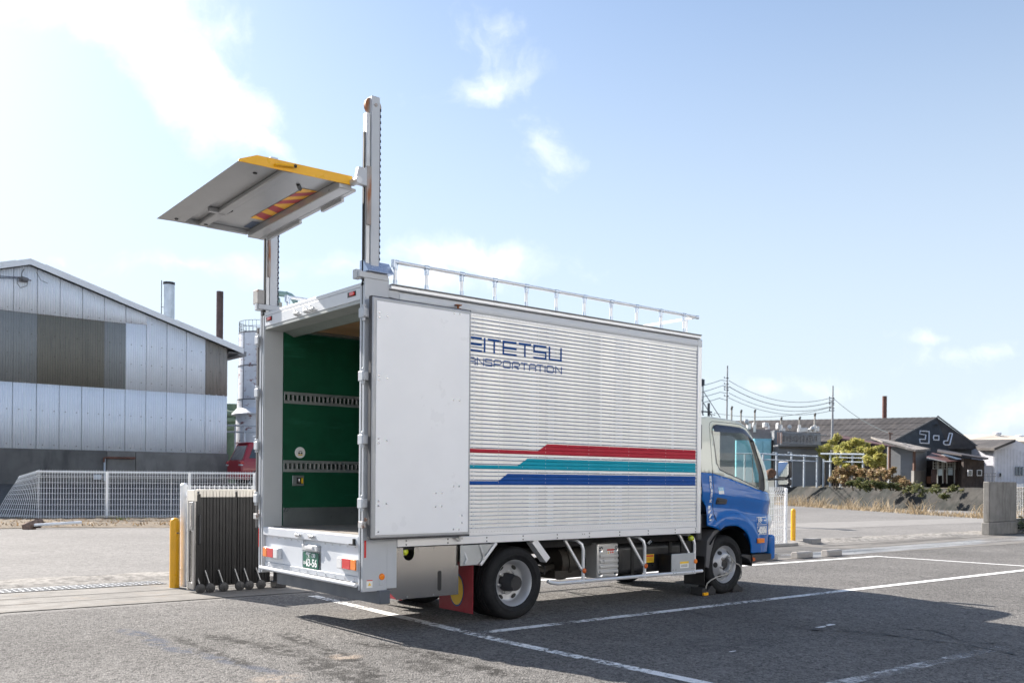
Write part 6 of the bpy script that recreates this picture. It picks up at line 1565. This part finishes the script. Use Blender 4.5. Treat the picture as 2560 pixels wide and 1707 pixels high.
froof([(2362, 1135, 66.5), (2405, 1147, 65.2), (2400, 1150, 64.6), (2352, 1136, 66)], 'canopy_patch', pm('tin_bright', (.5, .48, .46)), shC, .03)
for px0, px1, y0, y1 in ((2330, 2346, 1173, 1206), (2357, 2366, 1173, 1206), (2387, 2393, 1150, 1206), (2399, 2410, 1172, 1206)):
    fbox(px0, px1, y0, y1, 64.5, .12, 'board_panel', pm('panel_maroon', (.055, .035, .035), .8, var=.3), shC)
fbox(2344, 2357, 1171, 1188, 64.4, .05, 'window', pm('pane_pale', (.42, .52, .60), .15), shC); fbox(2371, 2382, 1168, 1187, 64.4, .05, 'window', pm('pane_pale', (.42, .5, .6)), shC)
mb = MB()
for k in range(9): px = 2333 + k * 7; mb.tube([far(px, 1152, 64.2), far(px, 1172, 64.2)], .022, 4)
for y in (1157, 1164, 1171): mb.tube([far(2332, y, 64.2), far(2390, y + 1, 64.2)], .022, 4)
for px in (2344, 2357, 2367, 2386): mb.tube([far(px, 1150, 64.1), far(px, 1208, 64.1)], .04, 4)
mb.build('lattice', pm('lattice_grey', (.26, .27, .26), .7), shC)
fbox(2318, 2330, 1190, 1208, 66, .2, 'board_panel', pm('board_rust', (.22, .11, .07), .8), shC)
shD = thing('dark_shed', tuple(far(2430, 1200, 62)), 'black board shed with two small white framed windows', 'shed')
for k in range(13):
    x0 = 2409 + k * 4; fwall([(x0, 1145.5 + .1 * (x0 - 2409), 63), (x0 + 3.9, 1145.5 + .1 * (x0 + 3.9 - 2409), 63 - .02 * (k % 2))], .3, 'wall_board', woodd, shD)
fwall([(2411, 1147, 63.5), (2459, 1151, 63.5)], 4, 'wall', woodd, shD)
froof([(2345, 1122, 67), (2471, 1143.5, 62.3), (2463, 1145, 61.8), (2404, 1136, 62.5), (2343, 1126, 65)], 'roof', pm('black_tin', (.05, .042, .045), .7, var=.3, scale=1, dirt=(.10, .09, .09), dscale=.8), shD, .1)
for px0, px1, y0, y1, m in ((2420, 2431, 1174, 1189, pm('pane_grey', (.16, .16, .15), .2)), (2443, 2455, 1174, 1189, inkk)):
    w_ = fbox(px0, px1, y0, y1, 62.6, .06, 'window', lw, shD); fbox(px0 + 1.6, px1 - 1.6, y0 + 1.6, y1 - 1.6, 62.55, .04, 'pane', m, w_) if False else None
    q_ = fbox(px0 + 1.6, px1 - 1.6, y0 + 1.6, y1 - 2, 62.52, .04, 'pane', m, shD)
# pale factory halls at the right
h1 = thing('factory_hall', tuple(far(2500, 1200, 96)), 'white factory hall with a dark lean-to roof at the right edge', 'building')
hw1 = pm('hall_white', (.62, .63, .70), .7, var=.05, dirt=(.55, .56, .62), dscale=.3); hw2 = pm('hall_cream', (.66, .62, .58), .7, var=.05)
fwall([(2447, 1120, 99), (2484, 1121, 95)], 6, 'wall', hw2, h1)
fwall([(2484, 1121, 95), (2514, 1107, 95), (2538, 1099, 95), (2580, 1119, 95), (2680, 1170, 95)], 12, 'wall', hw1, h1)
fbox(2448, 2482, 1163, 1216, 94.8, .5, 'lower_wall', pm('hall_grey', (.34, .34, .38), .8), h1)
froof([(2446, 1119.5, 97), (2486, 1119.5, 93), (2539, 1098, 94.5), (2412, 1099, 106)], 'roof', roofd, h1, .25)
for px in (2541.5, 2549, 2556.5): fbox(px - 2.2, px + 2.2, 1166, 1188, 94.8, .1, 'window', pm('hall_glass', (.16, .19, .22), .15), h1)
fbox(2498.5, 2508, 1181, 1192, 94.8, .12, 'window', lw, h1); fbox(2499.5, 2503, 1182, 1191, 94.7, .1, 'pane', inkk, h1)
for k in range(12): fbox(2486 + k * 8, 2486.4 + k * 8, 1121 + max(0, (k - 6)) * 3, 1215, 94.9, .03, 'wall_seam', pm('seam_grey', (.45, .46, .5), .7), h1)
mb = MB(); mb.tube([far(2449, 1183, 92), far(2490, 1183, 92)], .04, 5); mb.tube([far(2449, 1190, 92), far(2490, 1190, 92)], .03, 5)
for k in range(5): mb.tube([far(2450 + k * 9, 1183, 92), far(2450 + k * 9, 1216, 92)], .03, 5)
mb.build('hand_rail', pm('rail_dark', (.15, .16, .18)), h1)
h2 = thing('factory_hall', tuple(far(2560, 1150, 130)), 'cream roofed hall with round roof vents behind the white one', 'building')
cr = pm('roof_cream', (.52, .46, .38), .7, var=.06)
fwall([(2400, 1105, 135), (2700, 1105, 128)], 20, 'wall', hw2, h2)
froof([(2402, 1102, 130), (2700, 1104, 128), (2700, 1078, 150), (2540, 1090, 140), (2490, 1086, 140), (2405, 1086, 145)], 'roof', cr, h2, .3)
for px, py in ((2493, 1086), (2549, 1093)):
    c = far(px, py, 139); MB().lathe(c, (0, 0, 1), [(.45, -.8), (.45, 0), (.62, .05), (.55, .3), (.2, .4), (0, .4)], 16).build('roof_vent', lw, h2, smooth=True, ang=40)

# ------------------------------------------------------------------ poles and wires
conc_p = pm('pole_concrete', (.36, .37, .38), .8, var=.08, scale=.8)
def pole(px, yt_, d, w0, w1, label, bands=()):
    a = far(px, yt_, d); t = thing('utility_pole', (a.x, a.y, GZ), label, 'utility pole')
    MB().tube([(a.x - .12, a.y, 0.2), (a.x, a.y, a.z)], [w1 / 2 / FOC * d, w0 / 2 / FOC * d], 14).build('shaft', conc_p, t, smooth=True, ang=50)
    for y in bands:
        b = far(px, y, d); mb = MB(); r = w0 / 2 / FOC * d
        mb.lathe((b.x, b.y, b.z), (0, 0, 1), [(r * 1.5, -.05), (r * 1.5, .05)], 12); mb.beam(b - vR * .35, b + vR * .15, .05, .05); mb.cyl(b - vR * .33, b - vR * .33 + Vector((0, 0, .15)), .05, 6); mb.build('insulator_band', pm('band_dark', (.10, .11, .12), .6), t)
    return t
pole(1818.6, 914, 100, 3.6, 5.2, 'grey concrete pole standing just right of the cab roof', (945, 960, 969, 975, 990))
pole(2082.4, 964, 88, 3.4, 9.5, 'thick grey concrete pole in front of the black warehouse roof', (995, 1001, 1007, 1011, 1020, 1026))
dp = thing('utility_pole', tuple(far(1757, 1200, 72)), 'dark pole with a transformer box close behind the truck body', 'utility pole')
dkm = pm('pole_dark', (.06, .07, .085), .7)
mb = MB(); mb.tube([far(1756, 1200, 72), far(1757.5, 950, 72)], .05, 8); mb.build('shaft', dkm, dp, smooth=True)
fbox(1752, 1758, 947, 964.5, 71.9, .25, 'transformer', pm('trafo_dark', (.03, .035, .05), .6), dp); fbox(1758, 1761.5, 948, 963, 71.9, .25, 'transformer', dkm, dp)
fbox(1768, 1773.5, 1007, 1200, 72, .15, 'stub_post', dkm, dp)
mb = MB(); mb.beam(far(1752, 1028, 71.9), far(1780, 1030, 71.9), .08, .10); mb.beam(far(1775, 1035, 71.9), far(1788, 1037, 71.9), .05, .05); mb.tube([far(1760, 980, 71.9), far(1801, 1044, 71.9)], .03, 5); mb.tube([far(1751, 994, 71.8), far(1780, 1041, 71.8)], .035, 5); mb.tube([far(1751, 1024, 71.8), far(1766, 1050, 71.8)], .03, 5)
mb.build('stays', dkm, dp)
def wire(pts, d0, d1, label, r=.028):
    """a hanging line through three measured points"""
    (x0, y0), (x1, y1), (x2, y2) = pts; P_ = []; t1 = (x1 - x0) / (x2 - x0)
    for i in range(21):
        t_ = i / 20; x = x0 + (x2 - x0) * t_
        y = y0 * (t_ - t1) * (t_ - 1) / ((0 - t1) * (0 - 1)) + y1 * t_ * (t_ - 1) / (t1 * (t1 - 1)) + y2 * t_ * (t_ - t1) / (1 - t1)
        P_.append(far(x, y, d0 + (d1 - d0) * t_))
    o = MB().tube(P_, r, 5).build('power_line', pm('wire_grey', (.045, .06, .065), .7)); tag(o, label, 'cable', 'power lines on the poles')
wire([(1822, 951), (1984, 1005), (2078, 994)], 100, 88, 'uppermost of the sagging lines between the two grey poles')
wire([(1822, 966), (2001, 1017), (2079, 1004)], 100, 88, 'thick second line down between the two grey poles', .04)
wire([(1822, 982), (2001, 1027.5), (2079, 1015)], 100, 88, 'third line down between the two grey poles')
wire([(1822, 994), (1966, 1035.5), (2079, 1026)], 100, 88, 'lowest line starting from the left grey pole')
wire([(1785, 1032), (1914, 1042), (2079, 1017)], 110, 88, 'nearly level line passing behind the stacks to the thick grey pole')
wire([(2085, 997), (2151, 1047), (2226, 1083)], 88, 68, 'single line dropping from the thick grey pole to the shed roof')
for i, (a, b, c) in enumerate((((1759, 963), (1803, 950), (1817, 952)), ((1752, 981), (1807, 963.5), (1817, 966)), ((1752, 993), (1801, 980), (1817, 983)), ((1761, 1005), (1799, 995), (1816, 1000)))):
    P_ = [far(*a, 78), far((a[0] + b[0]) / 2, (a[1] + b[1]) / 2 + .8, 90), far(*b, 98), far(*c, 100)]
    o = MB().tube(P_, .03, 5).build('power_line', pm('wire_grey', (.16, .19, .21))); tag(o, ('topmost', 'second', 'third', 'lowest')[i] + ' short line from the dark pole to the left grey pole', 'cable', 'power lines on the poles')

# ------------------------------------------------------------------ bushes on the far bank
yg = leafmat('yellow_green_leaf', [(.32, .35, .09), (.52, .49, .13), (.60, .54, .18), (.38, .40, .11), (.55, .47, .18), (.20, .23, .08)])
br = leafmat('brown_leaf', [(.36, .22, .12), (.44, .30, .17), (.26, .18, .10), (.38, .30, .15), (.20, .20, .08)])
gd_ = leafmat('dull_green_leaf', [(.08, .10, .035), (.13, .15, .05), (.18, .17, .07), (.07, .08, .035)])
stemm = pm('branch_brown', (.10, .075, .055), .9)
def bush(name, label, mat, clumps, d, size, n, cat='bush', group=None):
    base = far(clumps[0][0], 1212, d); t = thing(name, (base.x, base.y, GZ), label, cat, group)
    mb = MB(); ms = MB()
    for px, py, rp in clumps:
        dd = d + random.uniform(-1, 1); c = far(px, py, dd); r = rp / FOC * d
        for _ in range(5):
            o = Vector((random.gauss(0, .45), random.gauss(0, .45), random.gauss(0, .32))) * r
            leaves(mb, c + o, (r * .85, r * .85, r * .62), n // 5, size, .5, .25)
        root = Vector((c.x + random.uniform(-.3, .3), c.y, GZ - .2)); MB().tube([root, root.lerp(c, .6) + Vector((.1, .1, 0)), c], [.06, .04, .015], 5).build('stem', stemm, t)
    mb.build('foliage', mat, t)
    return t
bush('shrub', 'yellow green shrub left of the thick grey pole', yg, [(2066, 1122, 14), (2074, 1104, 11), (2060, 1132, 11), (2095, 1094, 8), (2080, 1140, 13)], 83, .15, 420)
bush('shrub', 'tall yellow green shrub right of the thick grey pole', yg, [(2100, 1128, 14), (2116, 1117, 11), (2140, 1108, 13), (2160, 1114, 12), (2122, 1136, 16), (2150, 1130, 16), (2178, 1126, 13), (2196, 1122, 10), (2108, 1155, 14), (2140, 1158, 15), (2165, 1150, 13), (2090, 1150, 12), (2128, 1172, 12)], 76, .17, 560)
bush('shrub', 'lower bright yellow green shrub beside the grey shed', yg, [(2200, 1150, 15), (2186, 1160, 12), (2212, 1156, 10), (2170, 1150, 13)], 72, .15, 480)
bush('dry_shrub', 'dry brown shrub behind the pipe fence', br, [(2095, 1180, 16), (2120, 1172, 16), (2140, 1185, 16), (2110, 1200, 15), (2085, 1200, 12), (2160, 1180, 15)], 74, .13, 480)
bush('dry_shrub', 'wide dry brown shrub in front of the grey shed', br, [(2185, 1185, 15), (2205, 1180, 15), (2225, 1188, 15), (2245, 1198, 14), (2260, 1206, 14), (2190, 1205, 16), (2232, 1176, 9), (2275, 1214, 10)], 64, .11, 520)
bush('shrub', 'dull green shrub hanging over the canal bank below the brown ones', gd_, [(2150, 1210, 13), (2175, 1212, 14), (2200, 1215, 14), (2225, 1214, 13), (2245, 1218, 12), (2130, 1210, 10)], 63, .12, 480)
bush('creeper', 'dark creeper over the canal bank at the right', gd_, [(2285, 1218, 16), (2305, 1228, 16), (2340, 1222, 12), (2380, 1225, 13), (2420, 1228, 12), (2360, 1240, 12), (2440, 1240, 12)], 57, .11, 200, 'creeper')
rk = thing('rubble', tuple(far(2105, 1205, 78)), 'pale heap of rubble behind the pipe fence', 'rubble')
mb = MB()
for px, py, r in ((2095, 1204, 4), (2102, 1201, 5), (2118, 1198, 7), (2126, 1196, 5), (2138, 1193, 4)):
    c = far(px, py, 77.5); q_ = r / FOC * 78
    b0 = len(mb.v); mb.lathe(c, (random.uniform(-.4, .4), random.uniform(-.4, .4), 1), [(0, -q_ * .6), (q_, -q_ * .3), (q_ * 1.1, .1), (q_ * .5, q_ * .5), (0, q_ * .6)], 7)
mb.build('stones', pm('rubble_pale', (.45, .42, .40), .9, var=.2), rk, kind='stuff')
lo = thing('log', tuple(far(1928, 1205, 30)), 'round brown log end on a cream post right of the cab', 'log')
c = far(1927, 1183, 30); MB().lathe(c, tuple(-vF + Vector((0, 0, .1))), [(0, .15), (.12, .16), (.15, .12), (.15, -.5), (0, -.5)], 18).build('log_end', pm('log_brown', (.10, .055, .035), .9, var=.4, scale=14, bump=.5), lo, smooth=True, ang=40)
fbox(1920, 1935, 1196, 1300, 30.2, .3, 'post', pm('post_cream', (.62, .62, .55), .6), lo, bevel=.01)

# ------------------------------------------------------------------ unseen office added to brighten the truck's shaded side and its reflections
of = thing('bounce_office', (6, -24, 0), 'unseen white two storey office, added to light the shaded side of the truck', 'building')
cl_ = pm('office_cladding', (.86, .85, .82), .7, var=.04, scale=.6, dirt=(.60, .58, .55), dscale=.5)
MB().box(-30, 42, -36, -24, 0, 10.6).build('wall', cl_, of); MB().box(-30.3, 42.3, -36.3, -23.6, 10.6, 11.0).build('roof', pm('office_roof', (.30, .31, .33), .7), of)
MB().box(-30.02, 42.02, -36.02, -23.97, 0, .5).build('plinth', kerb, of)
ogl = pm('office_glass', (.03, .035, .04), .08); ofr = pm('office_frame', (.35, .35, .36), .5)
for k in range(17):
    x = -27 + k * 4.1
    f_ = MB().box(x, x + 2.0, -24.0, -23.93, 5.2, 6.7).build('window', ofr, of); MB().box(x + .07, x + 1.93, -23.95, -23.92, 5.28, 6.62).build('pane', ogl, f_)
    d_ = MB().box(x - .5, x + 2.3, -24.0, -23.95, .02, 4.3).build('dark_bay', pm('door_shade', (.035, .035, .04), .5), of)  # near-black bays put in for dark streaks in the truck's reflections
    MB().box(x - .62, x - .5, -24.0, -23.9, 0, 4.4).build('door_jamb', ofr, d_); MB().box(x + 2.3, x + 2.42, -24.0, -23.9, 0, 4.4).build('door_jamb', ofr, d_)

# repeats of one kind share a group
for pre, gname in (('shrub', 'shrubs on the far bank'), ('dry_shrub', 'dry shrubs on the far bank'), ('parked_car', 'cars parked in the yard'), ('chimney', 'factory chimneys'), ('utility_pole', 'utility poles'), ('mesh_fence', 'white wire mesh fences'), ('factory_hall', 'factory halls at the right edge')):
    for o in D.objects:
        if o.parent is None and o.name.split('.')[0] == pre and 'label' in o and 'group' not in o: o['group'] = gname
